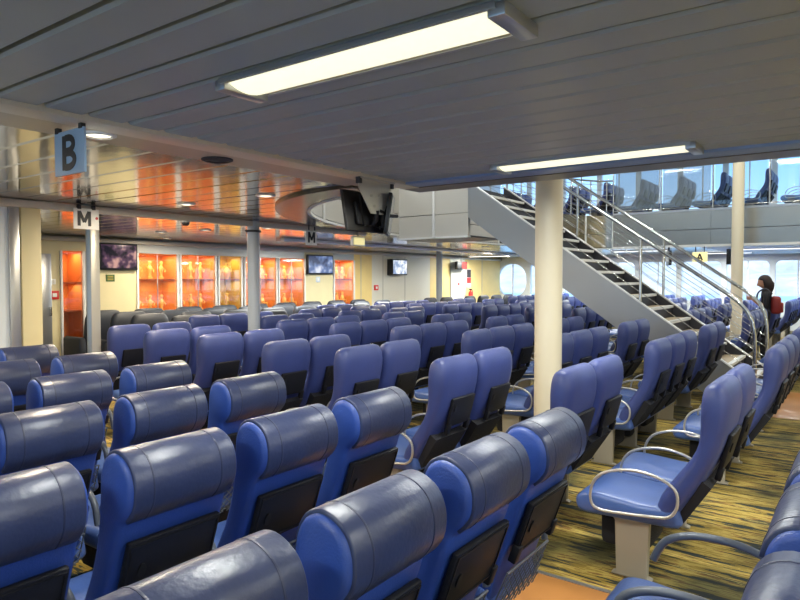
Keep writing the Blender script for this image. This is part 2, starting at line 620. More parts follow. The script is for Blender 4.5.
# upper deck slabs
bm = B()
poly = [(17.3, YA), (XS, YA), (XS, YF), (XP, YF), (XP, 3.6)] + [(4.65, 3.6)] + arc_pts(EA + .03, EB + .03)[1:]
lo = [bm.verts.new((p[0], p[1], 3.05)) for p in poly]
hi = [bm.verts.new((p[0], p[1], 3.25)) for p in poly]
bm.faces.new(lo); bm.faces.new(hi[::-1])
for i in range(len(poly)):
    j = (i + 1) % len(poly)
    bm.faces.new((lo[i], hi[i], hi[j], lo[j]))
bmesh.ops.recalc_face_normals(bm, faces=bm.faces)
o = ob('floor_upper', bm, 'edge_dark')
tag(o, 'floor slab of the upper deck around the stairwell', kind='structure')
o = boxo('floor_upper_near', (XP, YA, 3.05, 4.60, 3.6, 3.25), 'edge_dark')
tag(o, 'upper deck floor slab above the slatted ceiling', kind='structure')
o = boxo('ceiling_upper', (XP, YA, 6.0, XS, YF, 6.1), 'deck_white')
tag(o, 'white ceiling of the upper deck', kind='structure')

# straight steel fascia under the upper deck
ff = thing('wall_fascia', 'brushed steel fascia below the glazed upper gallery', None, kind='structure')
yy = 5.5
while yy > YA:
    y1 = yy; y0 = max(YA, yy - 2.4)
    for (za, zb) in ((ZC + .0, 2.90), (2.915, 3.37)):
        ob('panel', box(B(), 17.28, y0 + .004, za, 17.33, y1 - .004, zb), 'steel', ff)
    yy -= 2.4
boxo('bottom_bead', (17.25, YA, ZC - .03, 17.34, 5.5, ZC + .03), 'white_trim', ff)
boxo('top_bead', (17.26, YA, 3.37, 17.36, 5.5, 3.42), 'frame_alu', ff)
uc = boxo('ceiling_side', (17.34, YA, ZC - .02, XS, 3.4, ZC + .003), 'deck_white')
tag(uc, 'pale ceiling under the gallery by the side windows', kind='structure')

# stair landing joined to the gallery
ld = thing('floor_landing_upper', 'white panelled landing at the head of the stairs', None, kind='structure')
boxo('slab', (9.56, 5.45, 3.05, 10.74, 7.0, 3.25), 'edge_dark', ld)
for i, (a, b) in enumerate(((5.46, 6.14), (6.16, 6.95))):
    for (za, zb) in ((2.42, 2.80), (2.815, 3.37)):
        boxo('panel', (9.48, a, za, 9.55, b, zb), 'white_panel', ld)
boxo('bead', (9.46, 5.46, 2.39, 9.57, 6.95, 2.42), 'white_trim', ld)
boxo('bead', (9.46, 6.13, 2.39, 9.475, 6.17, 3.37), 'white_trim', ld)
boxo('soffit', (9.56, 5.46, 2.40, 10.74, 7.0, 2.43), 'edge_dark', ld)

# side walls with round-cornered windows
def rrect(y0, y1, z0, z1, r, n=6):
    L = []
    for cy, cz, a0 in ((y1 - r, z1 - r, 0), (y0 + r, z1 - r, 90), (y0 + r, z0 + r, 180), (y1 - r, z0 + r, 270)):
        for i in range(n + 1):
            t = R(a0 + 90 * i / n)
            L.append((cy + r * math.cos(t), cz + r * math.sin(t)))
    return L
def window_cell(bm, X, dep, c0, c1, zc0, zc1, loop, nc):
    corners = [(c1, zc1), (c0, zc1), (c0, zc0), (c1, zc0)]
    n = len(loop)
    out = []
    inn_ = [bm.verts.new((X, y, z)) for y, z in loop]
    back = [bm.verts.new((X + dep, y, z)) for y, z in loop]
    cv = [bm.verts.new((X, c[0], c[1])) for c in corners]
    per_ = n // 4
    for q in range(4):
        for i in range(per_ - 1):
            bm.faces.new((inn_[q * per_ + i], inn_[q * per_ + i + 1], cv[q]))
        a = q * per_ + per_ - 1
        b = (a + 1) % n
        bm.faces.new((inn_[a], inn_[b], cv[(q + 1) % 4], cv[q]))
    for i in range(n):
        j = (i + 1) % n
        bm.faces.new((inn_[i], back[i], back[j], inn_[j]))
def side_wall(name, X, dep, label, first_n, k0, k1, lower=True):
    bm = B()
    n = first_n
    P = 1.43
    ys = [2.45 + P * k for k in range(k0, k1 + 1)]
    for i in range(len(ys) - 1):
        a, b = ys[i], ys[i + 1]
        for (zc0, zc1, z0, z1, r) in ((0, ZC, .93, 2.27, .16), (ZC, 6.0, 3.75, 5.85, .12)):
            last = (i == len(ys) - 2 and zc0 == 0)
            rr = .56 if last else r
            loop = rrect(a + .09, b - .09, z0, z1, rr)
            window_cell(bm, X, dep, a, b, zc0, zc1, loop, 4)
            w = thing('window_%d' % n, '', None, (X + dep * .6, (a + b) / 2, 0), kind='structure')
            w['label'] = ('%s window, %s from the bulkhead, %s' % ('round-ended' if last else 'round-cornered', ORD[len(ys) - 2 - i], ('lower deck ' if zc0 == 0 else 'upper gallery ') + label))
            n += 1
            hy = (b - a) / 2
            L2 = [(y - (a + b) / 2, z) for y, z in loop]
            for s in (-1, 1):
                pb = B()
                half = [(min(0, y) if s < 0 else max(0, y), z) for y, z in L2]
                uniq = []
                for q in half:
                    if not uniq or (abs(q[0] - uniq[-1][0]) + abs(q[1] - uniq[-1][1])) > 1e-4:
                        uniq.append(q)
                if abs(uniq[0][0] - uniq[-1][0]) + abs(uniq[0][1] - uniq[-1][1]) < 1e-4:
                    uniq.pop()
                A = [pb.verts.new((0, q[0], q[1])) for q in uniq]
                pb.faces.new(A)
                ob('pane', pb, 'window_glass', w)
            boxo('mullion', (-.02, -.02, z0, .03, .02, z1), 'white_trim', w)
    y_lo, y_hi = ys[0], ys[-1]
    for (a, b) in ((YA, y_lo), (y_hi, YF)):
        if b - a > .01:
            v = [bm.verts.new((X, a, 0)), bm.verts.new((X, b, 0)), bm.verts.new((X, b, 6.0)), bm.verts.new((X, a, 6.0))]
            bm.faces.new(v)
    o = ob(name, bm, 'deck_white')
    tag(o, label + ' wall pierced by round-cornered windows', kind='structure')
    return n
nw = side_wall('wall_right', XS, .14, 'on the far side', 1, -8, 7)
nw = side_wall('wall_left', XP, -.14, 'on the near side', nw, -8, 6)
o = boxo('wall_back', (XP, YA - .1, 0, XS, YA, 6.1), 'wall_cream')
tag(o, 'plain cream wall at the aft end', kind='structure')

# --- forward bulkhead with display cases
def px2x(px):                       # where a column of the bulkhead stands (metres along the wall)
    c = (px - 400) / 640.0
    return YF * (.809 + .588 * c) / (.588 - .809 * c)
wf = thing('wall_front', 'cream forward bulkhead holding the orange display cases', None, kind='structure')
def wallseg(p0, p1, m, z0=0, z1=ZC + .02, d=0.0, name='wall_panel'):
    return boxo(name, (px2x(p0), YF - d, z0, px2x(p1), YF + .1, z1), m, wf)
CT = 2.22
wallseg(-260, 44, 'wall_cream')
wallseg(44, 61.5, 'wall_cream')
wallseg(61.5, 99, 'wall_cream', CT, ZC + .02)
wallseg(84, 99, 'frame_grey', 0, CT)
wallseg(99, 137, 'wall_cream')
wallseg(137, 304.5, 'frame_grey', CT, ZC + .02)
wallseg(304.5, 333, 'wall_cream')
wallseg(333, 354, 'frame_grey', CT, ZC + .02)
wallseg(354, 372, 'wall_yellow')
wallseg(372, 430, 'wall_white')
wallseg(430, 450, 'wall_yellow')
wallseg(450, 465, 'wall_white')
o = boxo('wall_panel', (px2x(465), YF, 0, XS, YF + .1, ZC + .02), 'wall_yellow', wf)
boxo('wall_panel', (XP, YF, ZC, XS, YF + .1, 6.0), 'deck_white', wf)
for p in (361, 383, 405, 440, 482):
    boxo('joint_strip', (px2x(p) - .012, YF - .008, 0, px2x(p) + .012, YF, ZC), 'frame_grey', wf)
t = boxo('trim_8', (px2x(40), YF - .10, ZC - .10, XS, YF, ZC - .02), 'trim_cream', bev=.01)
tag(t, 'cream cornice along the top of the case wall', kind='structure')
t = boxo('trim_9', (XP, 6.96, ZC - .075, 8.6, 7.06, ZC - .0), 'trim_cream', bev=.01)
tag(t, 'cream ceiling rail carrying the white lettered panel and grey column', kind='structure')
t = boxo('trim_10', (9.0, 9.4, ZC - .06, XS, 9.5, ZC), 'white_trim', bev=.01)
tag(t, 'white ceiling rail across the forward seating', kind='structure')

CASES = [(62.5, 82.5, 'orange', 'tall narrow orange display case with shelves beside the grey column', 3),
         (138.5, 177, 'orange', 'orange lit display case beside the wall television, holding gold figures', 2),
         (181.5, 215, 'orange', 'orange lit display case, second along from the wall television', 2),
         (219.5, 241, 'yellow', 'narrow mustard display case between orange ones', 2),
         (245.5, 276, 'orange', 'orange lit display case partly hidden by the grey ceiling column', 2),
         (279.5, 304, 'orange', 'orange lit display case ending at the cream panel with television', 2),
         (334.5, 353.5, 'orange', 'single orange display case beyond the cream panel with television', 2)]
fig_protos = []
def figure_mesh(k):
    bm = B()
    if k == 0:      # standing figure on a plinth
        lathe(bm, [(.0, 0), (.055, 0), (.055, .04), (.035, .05), (.03, .10), (.045, .18), (.055, .24), (.03, .28), (.022, .30), (.036, .33), (.034, .37), (.0, .39)], 10)
        tube(bm, [(.05, 0, .24), (.09, 0, .20), (.07, -.03, .15)], .012, 6)
        tube(bm, [(-.05, 0, .24), (-.09, 0, .27), (-.08, -.03, .33)], .012, 6)
    elif k == 1:    # two-handled jar
        lathe(bm, [(.0, 0), (.05, 0), (.04, .03), (.08, .12), (.085, .18), (.04, .25), (.035, .30), (.05, .32), (.0, .32)], 12)
        tube(bm, [(.08, 0, .17), (.12, 0, .22), (.09, 0, .29), (.04, 0, .30)], .01, 6)
        tube(bm, [(-.08, 0, .17), (-.12, 0, .22), (-.09, 0, .29), (-.04, 0, .30)], .01, 6)
    else:           # seated figure
        lathe(bm, [(.0, 0), (.075, 0), (.075, .05), (.05, .06), (.065, .13), (.05, .22), (.025, .25), (.04, .29), (.035, .33), (.0, .35)], 10)
        tube(bm, [(.04, -.02, .10), (.10, -.07, .11), (.10, -.08, .03)], .02, 6)
    return mesh_of('figure', bm, 'gold', 50)
FIG = [figure_mesh(k) for k in range(3)]
fign = 0
for ci, (p0, p1, c, lab, ns) in enumerate(CASES):
    x0, x1 = px2x(p0), px2x(p1)
    cs = thing('display_case', lab, 'display case', (0, 0, 0), group='lit display cases in the bulkhead')
    mc = 'case_orange' if c == 'orange' else 'case_yellow'
    D = .55
    boxo('back_panel', (x0, YF + D, .0, x1, YF + D + .03, CT), mc, cs)
    boxo('side_panel', (x0 - .03, YF, .0, x0, YF + D + .03, CT), mc, cs)
    boxo('side_panel', (x1, YF, .0, x1 + .03, YF + D + .03, CT), mc, cs)
    boxo('top_panel', (x0 - .03, YF + .101, CT - .02, x1 + .03, YF + D + .03, CT + .03), mc, cs)
    zs = [.95, 1.68] if ns == 2 else [.52, 1.08, 1.62]
    for z in zs:
        boxo('shelf', (x0, YF + .05, z - .03, x1, YF + D, z), 'case_shelf', cs)
    boxo('bottom_panel', (x0, YF + .02, 0, x1, YF + D, .09), mc, cs)
    boxo('glass_door', (x0, YF + .012, .09, x1, YF + .022, CT - .02), 'case_glass', cs)
    if p1 - p0 > 22:
        xm = (x0 + x1) / 2
        boxo('door_edge', (xm - .006, YF + .005, .09, xm + .006, YF + .027, CT - .02), 'frame_alu', cs)
    for a in (x0 - .045, x1):
        boxo('frame_post', (a, YF - .035, 0, a + .045, YF + .02, CT), 'white_trim', cs, bev=.008)
    # the case's own lamp
    d = bpy.data.lights.new('case_lamp', 'AREA')
    d.shape = 'RECTANGLE'; d.size = max(.2, (x1 - x0) * .8); d.size_y = .25
    d.energy = 7 * (x1 - x0); d.color = (1, .86, .60)
    lo_ = bpy.data.objects.new('case_lamp', d); COL.objects.link(lo_)
    lo_.parent = cs; lo_.location = ((x0 + x1) / 2, YF + .2, CT - .04)
    d2 = d.copy()
    d2.energy = 4 * (x1 - x0)
    lo2 = bpy.data.objects.new('case_lamp', d2); COL.objects.link(lo2)
    lo2.parent = cs; lo2.location = ((x0 + x1) / 2, YF + .2, zs[-1] - .05)
    if ns == 2:
        k = 0
        n = 3 if (x1 - x0) > .75 else 2
        for z in zs:
            for q in range(n):
                fx = x0 + (x1 - x0) * (q + .6) / (n + .3)
                f = link('figurine', FIG[(fign * 2 + q) % 3], None, (fx, YF + .28, z), (0, 0, random.uniform(-.6, .6)))
                tag(f, 'small gold figure, %s from the near end of the %s shelf, %s case' % (ORD[q], 'upper' if z > 1.2 else 'lower', ORD[ci - 1]), 'figurine', 'gold figures in the display cases')
                fign += 1
# door leaf and small things on the bulkhead
dr = thing('door_1', 'narrow pale metal door edge beside the tall orange case', None, (px2x(42), YF - .06, 0), kind='structure')
boxo('door_leaf', (-.1, 0, 0, .15, .05, 2.15), 'frame_alu', dr, bev=.006)
boxo('door_handle', (.10, -.05, 1.0, .125, 0, 1.16), 'steel_tube', dr)
d2 = thing('door_2', 'white door beneath the small exit lamp near the yellow wall', None, ((px2x(450) + px2x(465)) / 2, YF - .03, 0), kind='structure')
w2 = (px2x(465) - px2x(450)) / 2 - .05
boxo('door_leaf', (-w2, 0, 0, w2, .028, 2.1), 'wall_white', d2)
boxo('door_frame', (-w2 - .05, -.01, 0, -w2, .03, 2.15), 'frame_grey', d2)
boxo('door_frame', (w2, -.01, 0, w2 + .05, .03, 2.15), 'frame_grey', d2)
boxo('door_handle', (w2 - .16, -.06, 1.0, w2 - .10, 0, 1.05), 'steel_tube', d2)
boxo('notice', (-.12, -.006, 1.35, .16, 0, 1.62), 'sign_white', d2)
boxo('notice_mark', (-.06, -.01, 1.42, .10, -.006, 1.54), 'red', d2)

def wall_tv(px, z0, z1, w, sm_, lab, dep=.07):
    xc = px2x(px)
    o = thing('television', lab, 'television', (xc, YF - dep - .03, (z0 + z1) / 2))
    h = (z1 - z0) / 2
    boxo('casing', (-w / 2, 0, -h, w / 2, dep, h), 'tv_shell', o, bev=.012)
    boxo('screen', (-w / 2 + .035, -.006, -h + .04, w / 2 - .035, .001, h - .035), sm_, o)
    boxo('wall_bracket', (-.12, dep, -.1, .12, dep + .03, .1), 'black_plastic', o)
    return o
wall_tv(117, 1.86, 2.40, .82, 'screen_film', 'wide television showing two dark figures on the cream wall')
wall_tv(318.5, 1.80, 2.34, 1.02, 'screen_sea', 'wide television with blue picture on the cream panel between cases')
tv3 = wall_tv(394, 1.79, 2.30, .80, 'screen_pale', 'small boxy television with pale picture on the white wall', .22)
o = thing('fire_call_point', 'small red fire call point beside the tall orange case', 'call point', (px2x(54), YF - .03, 1.38))
boxo('backplate', (-.08, 0, -.08, .08, .03, .08), 'red', o, bev=.006)
boxo('press_pane', (-.04, -.006, -.035, .04, 0, .035), 'sign_white', o)
o = thing('fire_call_point', 'small red fire call point on the white wall left of the boxy television', 'call point', (px2x(376), YF - .03, 1.40))
boxo('backplate', (-.1, 0, -.08, .1, .03, .08), 'red', o, bev=.006)
boxo('press_pane', (-.04, -.006, -.035, .04, 0, .035), 'sign_white', o)
o = thing('wall_switch', 'white switch plate above the fire call point by the tall case', 'switch', (px2x(53), YF - .015, 1.63))
boxo('plate', (-.05, 0, -.05, .05, .015, .05), 'sign_white', o, bev=.004)
boxo('rocker', (-.02, -.006, -.03, .02, 0, .03), 'wall_white', o)
o = thing('wall_sign', 'small green notice below the television with dark figures', 'sign', (px2x(110.5), YF - .01, 1.70))
boxo('board', (-.09, 0, -.07, .09, .01, .07), 'green_sign', o)
for k in range(3):
    boxo('text_line', (-.06, -.003, .03 - k * .035, .06, 0, .04 - k * .035), 'case_yellow', o)
o = thing('wall_switch', 'pale square plate below the television with blue picture', 'switch', (px2x(318), YF - .015, 1.66))
boxo('plate', (-.08, 0, -.08, .08, .015, .08), 'wall_pale', o, bev=.004)
boxo('rocker', (-.03, -.006, -.04, .03, 0, .04), 'sign_white', o)
o = thing('exit_lamp', 'small exit lamp box glowing red over the white door', 'exit sign', (px2x(455.5), YF - .3, 2.16))
boxo('housing', (-.35, 0, -.14, .35, .12, .14), 'stair_dark', o, bev=.01)
boxo('lit_face', (-.02, -.008, -.10, .32, 0, .10), 'red', o)
boxo('hanger', (-.02, .05, .14, .02, .07, .34), 'frame_grey', o)
o = thing('fire_poster', 'red and dark fire safety board on the yellow wall by the door', 'poster', (px2x(468.5), YF - .02, 0))
boxo('board', (-.16, 0, 1.35, .16, .02, 2.05), 'sign_white', o)
boxo('dark_block', (-.15, -.004, 1.72, .15, 0, 2.02), 'stair_dark', o)
boxo('red_block', (-.15, -.004, 1.50, .15, 0, 1.71), 'red', o)
o = thing('fire_extinguisher', 'red fire extinguisher hung below the fire safety board', 'extinguisher', (px2x(468), YF - .12, .75))
ob('cylinder_body', lathe(B(), [(0, 0), (.075, 0), (.08, .02), (.08, .38), (.05, .44), (.025, .46), (.025, .5), (0, .5)], 14), 'red', o, smooth=40)
ob('hose', tube(B(), cat_rom([(.02, 0, .48), (.1, -.03, .46), (.11, -.03, .3), (.09, -.03, .1)], 3), .012, 6), 'black_plastic', o, smooth=60)
boxo('valve_handle', (-.02, -.06, .5, .02, .06, .54), 'black_plastic', o)

# partition and columns on the left
pw = thing('wall_partition', 'pale bluish partition panel beside the cream column', None, kind='structure')
boxo('panel', (XP, 7.05, 0, 2.93, 7.13, 2.42), 'wall_pale', pw)
boxo('edge_post', (2.93, 7.02, 0, 3.03, 7.15, 2.45), 'frame_alu', pw, bev=.006)
boxo('head_rail', (XP, 7.03, 2.42, 3.03, 7.15, 2.495), 'frame_grey', pw)
def column(loc, w, d, m, lab, h=ZC):
    o = thing('column', lab, None, loc, kind='structure')
    boxo('shaft', (-w / 2, -d / 2, 0, w / 2, d / 2, h), m, o, bev=.01)
    boxo('base_plate', (-w / 2 - .02, -d / 2 - .02, 0, w / 2 + .02, d / 2 + .02, .06), 'frame_alu', o)
    boxo('head_plate', (-w / 2 - .02, -d / 2 - .02, h - .05, w / 2 + .02, d / 2 + .02, h), 'frame_grey', o)
    return o
column((3.15, 7.10, 0), .20, .14, 'wall_cream', 'cream square column at the end of the pale partition')
column((3.87, 7.16, 0), .11, .11, 'frame_grey', 'slim grey column below the white lettered panel')
def round_col(loc, r, m, lab, h, collar=None):
    o = thing('pillar', lab, None, loc, kind='structure')
    ob('shaft', cyl(B(), (0, 0, 0), (0, 0, h), r, n=36), m, o, smooth=40)
    ob('base_ring', lathe(B(), [(r, 0), (r + .04, 0), (r + .04, .03), (r + .01, .05), (r, .05)], 36), 'frame_alu', o, smooth=40)
    if collar:
        ob('collar', lathe(B(), [(r, collar - .015), (r + .02, collar - .015), (r + .02, collar + .015), (r, collar + .015)], 24), 'stair_dark', o)
        ob('collar_pin', cyl(B(), (-r - .06, 0, collar), (r + .06, 0, collar), .008, n=8), 'stair_dark', o)
    return o
round_col((5.60, 2.37, 0), .125, 'pillar_cream', 'thick cream round pillar between seats and stairs', 6.0)
round_col((16.2, 2.35, 0), .125, 'pillar_cream', 'cream round pillar in front of the glazed gallery', 6.0)
round_col((6.13, 7.02, 0), .085, 'column_grey', 'pale grey round column before the display cases', ZC, 2.36)
round_col((17.9, 11.4, 0), .10, 'column_grey', 'slim grey round column by the far yellow wall', ZC)

# ------------------------------------------------------------------ ceiling fixtures
def fluorescent(loc, L, lab, m='tube_white', w=.235, rz=0, power=26):
    o = thing('ceiling_light', lab, 'ceiling light', loc, rz, group='fluorescent ceiling lights')
    bm = B()
    n = 8
    A = []; C = []
    for i in range(n + 1):
        t = -1 + 2 * i / n
        z = -.036 + .030 * t * t
        A.append(bm.verts.new((t * w * .46, -L / 2 + .03, z))); C.append(bm.verts.new((t * w * .46, L / 2 - .03, z)))
    for i in range(n):
        bm.faces.new((A[i], A[i + 1], C[i + 1], C[i]))
    ob('diffuser', bm, m, o, smooth=60)
    d = bpy.data.lights.new('lamp', 'AREA')
    d.shape = 'RECTANGLE'; d.size = w * .3; d.size_y = L * .9; d.energy = power * L; d.color = (.98, 1, .94)
    l = bpy.data.objects.new('lamp', d); COL.objects.link(l)
    l.parent = o; l.location = (0, 0, -.062)
    boxo('tray', (-w / 2, -L / 2, -.012, w / 2, L / 2, .0), 'trim_cream', o)
    for s in (-1, 1):
        boxo('end_cap', (-w / 2, s * L / 2 - .03, -.042, w / 2, s * L / 2 + .03, .0), 'frame_alu', o, bev=.005)
        boxo('side_rail', (s * w / 2 - .008, -L / 2, -.018, s * w / 2 + .008, L / 2, .0), 'frame_alu', o)
    return o
fluorescent((1.81, 1.51, ZC + .004), 1.25, 'long fluorescent ceiling light nearest the lettered panel, above the front seats')
fluorescent((4.20, 1.50, ZC + .004), 1.30, 'fluorescent ceiling light at the stairwell edge by the cream pillar')
for i, y in enumerate((-1.3, -4.1, -6.9)):
    for j, x in enumerate((-.58, 1.81, 4.20)):
        fluorescent((x, y, ZC + .004), 1.25, 'fluorescent ceiling light, %s row aft, %s from the side windows' % (ORD[i], ORD[j]))
fluorescent((-.58, 1.51, ZC + .004), 1.25, 'fluorescent ceiling light over the seats next to the side windows')
fluorescent((9.9, 9.75, ZC - .0), 1.3, 'fluorescent strip in the polished ceiling behind the second white panel', 'tube_cool', rz=R(90), power=85)
fluorescent((13.4, 9.75, ZC - .0), 2.0, 'fluorescent strip in the polished ceiling before the boxy television', 'tube_cool', rz=R(90), power=85)
for x, y, z, lab in ((19.2, 1.9, .02, 'fluorescent strip under the gallery above the standing person'), (19.2, 5.3, .0, 'fluorescent strip under the gallery behind the stairs'),
                     (19.2, -1.9, .02, 'fluorescent strip under the gallery aft of the pillar'), (22.3, 3.6, .0, 'added fluorescent strip brightening the wall of far windows'),
                     (22.3, 8.4, .0, 'added fluorescent strip brightening the wall by the far round window'), (20.6, 11.0, .0, 'added fluorescent strip brightening the far yellow wall')):  # strips by the far windows and yellow wall added to lighten dark walls
    fluorescent((x, y, ZC - z), 1.6, lab, 'tube_cool', power=70)
for i, y in enumerate((-6, -2, 2, 6, 10)):  # unseen lamps added above the stairwell to raise the ambient light
    for j, x in enumerate((7.5, 14.0, 20.5)):
        fluorescent((x, y, 6.0), 1.6, 'added fluorescent fill light on the upper deck ceiling, %s from aft, %s across' % (ORD[i], ORD[j]), 'tube_cool', power=45)
for i, (x, y) in enumerate(((13.4, -3.0), )):
    pass
def downlight(loc, lab, lit=True, r=.065, power=30):
    o = thing('downlight', lab, 'downlight', loc, group='round recessed ceiling lamps')
    ob('rim', lathe(B(), [(r, 0), (r + .03, 0), (r + .03, -.008), (r + .008, -.016), (r, -.010)], 24), 'white_trim' if lit else 'stair_dark', o, smooth=40)
    bm = B()
    lathe(bm, [(r, -.006), (r * .6, -.012), (0, -.014)], 24)
    ob('lens', bm, 'lamp_glow' if lit else 'stair_dark', o, smooth=60)
    if lit:
        d = bpy.data.lights.new('lamp', 'AREA')
        d.shape = 'DISK'; d.size = r * 2; d.energy = power; d.color = (1, .86, .64)
        l = bpy.data.objects.new('lamp', d); COL.objects.link(l)
        l.parent = o; l.location = (0, 0, -.03)
    return o
for x, y, lab in ((1.92, 3.47, 'round lamp in the beige band right beside the blue lettered panel'),
                  (4.28, 4.72, 'round lamp in front of the grey column, nearest the stairwell ring'),
                  (4.27, 5.96, 'round lamp in the polished ceiling before the mustard case'),
                  (4.36, 7.46, 'round lamp in the polished ceiling just behind the ceiling rail'),
                  (6.60, 9.94, 'round lamp in the polished ceiling close to the wall television'),
                  (6.75, 8.92, 'round lamp in the polished ceiling before the second orange case'),
                  (7.07, 7.75, 'round lamp in the polished ceiling right of the grey column'),
                  (1.5, 5.3, 'round lamp over the pale partition seats'),
                  (7.7, 11.4, 'round lamp close to the case wall'),
                  (14.6, 7.9, 'added round lamp in the polished ceiling beyond the stair landing'),  # this lamp and those after it added to light the forward area
                  (17.6, 9.2, 'added round lamp in the polished ceiling toward the far yellow wall'),
                  (20.5, 10.2, 'added round lamp in the polished ceiling near the far round window')):
    downlight((x, y, ZC + (.0 if y < 3.7 else .004)), lab)
downlight((11.5, 7.24, ZC - .02), 'round lamp set in the dark curved soffit ring')
downlight((2.79, 3.55, ZC), 'dark unlit round fitting in the beige ceiling band', lit=False, r=.075)
o = thing('smoke_detector', 'small dark detector hanging from the cream ceiling rail', 'detector', (5.0, 7.0, ZC - .075))
ob('base', lathe(B(), [(0, 0), (.06, 0), (.06, -.02), (0, -.02)], 16), 'frame_grey', o, smooth=40)
ob('head', lathe(B(), [(.05, -.02), (.05, -.04), (.03, -.06), (0, -.065)], 16), 'stair_dark', o, smooth=40)

# lettered panels
sg = thing('hanging_sign', 'pale blue hanging panel with large black letter B', 'sign', (1.69, 3.33, ZC - .02))
boxo('board', (-.006, -.148, -.245, .006, .148, -.02), 'sign_blue', sg)
text('letter', 'B', .235, 'letter', sg, (-.0062, 0, -.133), (R(90), 0, R(-90)), .009)
for s in (-.12, .12):
    boxo('hanger_clip', (-.012, s - .014, -.026, .012, s + .014, .004), 'stair_dark', sg)
sg = thing('hanging_sign', 'white hanging panel with black M and red dot on the slim column', 'sign', (3.68, 6.93, ZC - .02))
boxo('board', (-.14, -.006, -.245, .14, .006, -.02), 'sign_white', sg)
text('letter', 'M', .215, 'letter', sg, (-.025, -.0062, -.13), (R(90), 0, 0), .008)
ob('red_dot', cyl(B(), (.115, -.010, -.12), (.115, -.006, -.12), .016, n=16), 'red', sg)
boxo('hanger_clip', (-.1, -.012, -.03, -.06, .012, .02), 'stair_dark', sg)
boxo('hanger_clip', (.06, -.012, -.03, .10, .012, .02), 'stair_dark', sg)
sg = thing('hanging_sign', 'white hanging panel with black M above the television with blue picture', 'sign', (7.25, 6.97, ZC - .04))
boxo('board', (-.12, -.006, -.25, .12, .006, -.01), 'sign_white', sg)
text('letter', 'M', .22, 'letter', sg, (0, -.0062, -.13), (R(90), 0, 0), .008)
boxo('hanger_clip', (-.08, -.012, -.02, -.05, .012, .04), 'stair_dark', sg)
boxo('hanger_clip', (.05, -.012, -.02, .08, .012, .04), 'stair_dark', sg)
sg = thing('hanging_sign', 'pale yellow hanging panel with letter A under the gallery', 'sign', (17.22, 3.33, 0))
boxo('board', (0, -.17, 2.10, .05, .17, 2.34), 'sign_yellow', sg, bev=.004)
text('letter', 'A', .22, 'letter', sg, (-.001, 0, 2.22), (R(90), 0, R(-90)), .004)
for s in (-.1, .1):
    boxo('hanger_clip', (.01, s - .01, 2.34, .03, s + .01, 2.475), 'stair_dark', sg)
sg = thing('exit_lamp', 'small glowing exit lamp below the hung television pair', 'exit sign', (8.35, 6.95, 0))
boxo('housing', (-.16, -.03, 2.24, .16, .03, 2.40), 'sign_white', sg, bev=.006)
boxo('lit_face', (-.14, -.036, 2.26, .14, -.03, 2.38), 'sign_yellow', sg)
boxo('hanger', (-.01, -.01, 2.40, .01, .01, 2.5), 'frame_grey', sg)
for i, (yy, s) in enumerate(((4.05, 1), (2.55, -1))):
    o = thing('television', 'dark hanging screen on the %s side of the yellow A panel' % ('forward' if s > 0 else 'aft'), 'television', (17.2, yy, 2.44), R(20 * s))
    boxo('casing', (-.32, -.03, -.42, .32, .03, -.05), 'tv_shell', o, bev=.01)
    boxo('screen', (-.29, -.036, -.39, .29, -.03, -.08), 'screen_black', o)
    ob('hanger', cyl(B(), (0, 0, -.05), (0, 0, .04), .02, n=10), 'black_plastic', o)

# pair of televisions hung at the corner of the slatted ceiling
hb = thing('tv_bracket', 'grey trapezoid ceiling bracket carrying the pair of black televisions', 'bracket', (4.03, 3.17, ZC - .02))
bm = B()
out = [(-.21, .0), (.21, .0), (.21, -.05), (.10, -.27), (-.06, -.27), (-.21, -.08)]
A = [bm.verts.new((p[0], -.004, p[1])) for p in out]; C = [bm.verts.new((p[0], .004, p[1])) for p in out]
bm.faces.new(A); bm.faces.new(C[::-1])
for i in range(len(out)):
    j = (i + 1) % len(out)
    bm.faces.new((A[i], C[i], C[j], A[j]))
bmesh.ops.recalc_face_normals(bm, faces=bm.faces)
ob('plate', bm, 'silver_paint', hb)
for x, z in ((-.06, -.13), (.04, -.125), (-.02, -.21), (.06, -.22)):
    ob('bolt', cyl(B(), (x, -.012, z), (x, -.004, z), .012, n=10), 'frame_grey', hb)
boxo('top_flange', (-.21, -.04, -.012, .21, .04, .0), 'silver_paint', hb)
boxo('top_lug', (-.22, -.02, -.05, -.19, .02, .005), 'stair_dark', hb)
boxo('top_lug', (.19, -.02, -.05, .22, .02, .005), 'stair_dark', hb)
ob('arm', tube(B(), [(.05, .0, -.24), (.2, .01, -.27), (.33, .03, -.26)], .015, 8), 'black_plastic', hb, smooth=60)
ob('arm', tube(B(), [(.02, .0, -.24), (.03, .02, -.32), (.03, .06, -.35)], .02, 8), 'black_plastic', hb, smooth=60)
def hung_tv(loc, rz, tilt, lab, w=.62, h=.37):
    o = thing('television', lab, 'television', loc, rz)
    o.rotation_euler = (tilt, 0, rz)
    boxo('casing', (-w / 2, -.012, -h / 2, w / 2, .02, h / 2), 'tv_shell', o, bev=.008)
    boxo('screen', (-w / 2 + .02, .02, -h / 2 + .02, w / 2 - .02, .024, h / 2 - .02), 'screen_black', o)
    boxo('rear_housing', (-w * .3, -.045, -h * .36, w * .3, -.012, h * .2), 'black_plastic', o, bev=.01)
    for k in range(2):
        boxo('mount_rail', (-.1 + k * .16, -.06, -h * .4, -.07 + k * .16, -.045, h * .35), 'black_plastic', o)
    return o
hung_tv((4.05, 3.30, 2.235), R(0), R(-10), 'black hung television facing forward behind the trapezoid bracket', .50, .33)
hung_tv((4.30, 3.24, 2.225), R(-146), R(-8), 'black hung television turned edge-on toward the stairs', .44, .33)

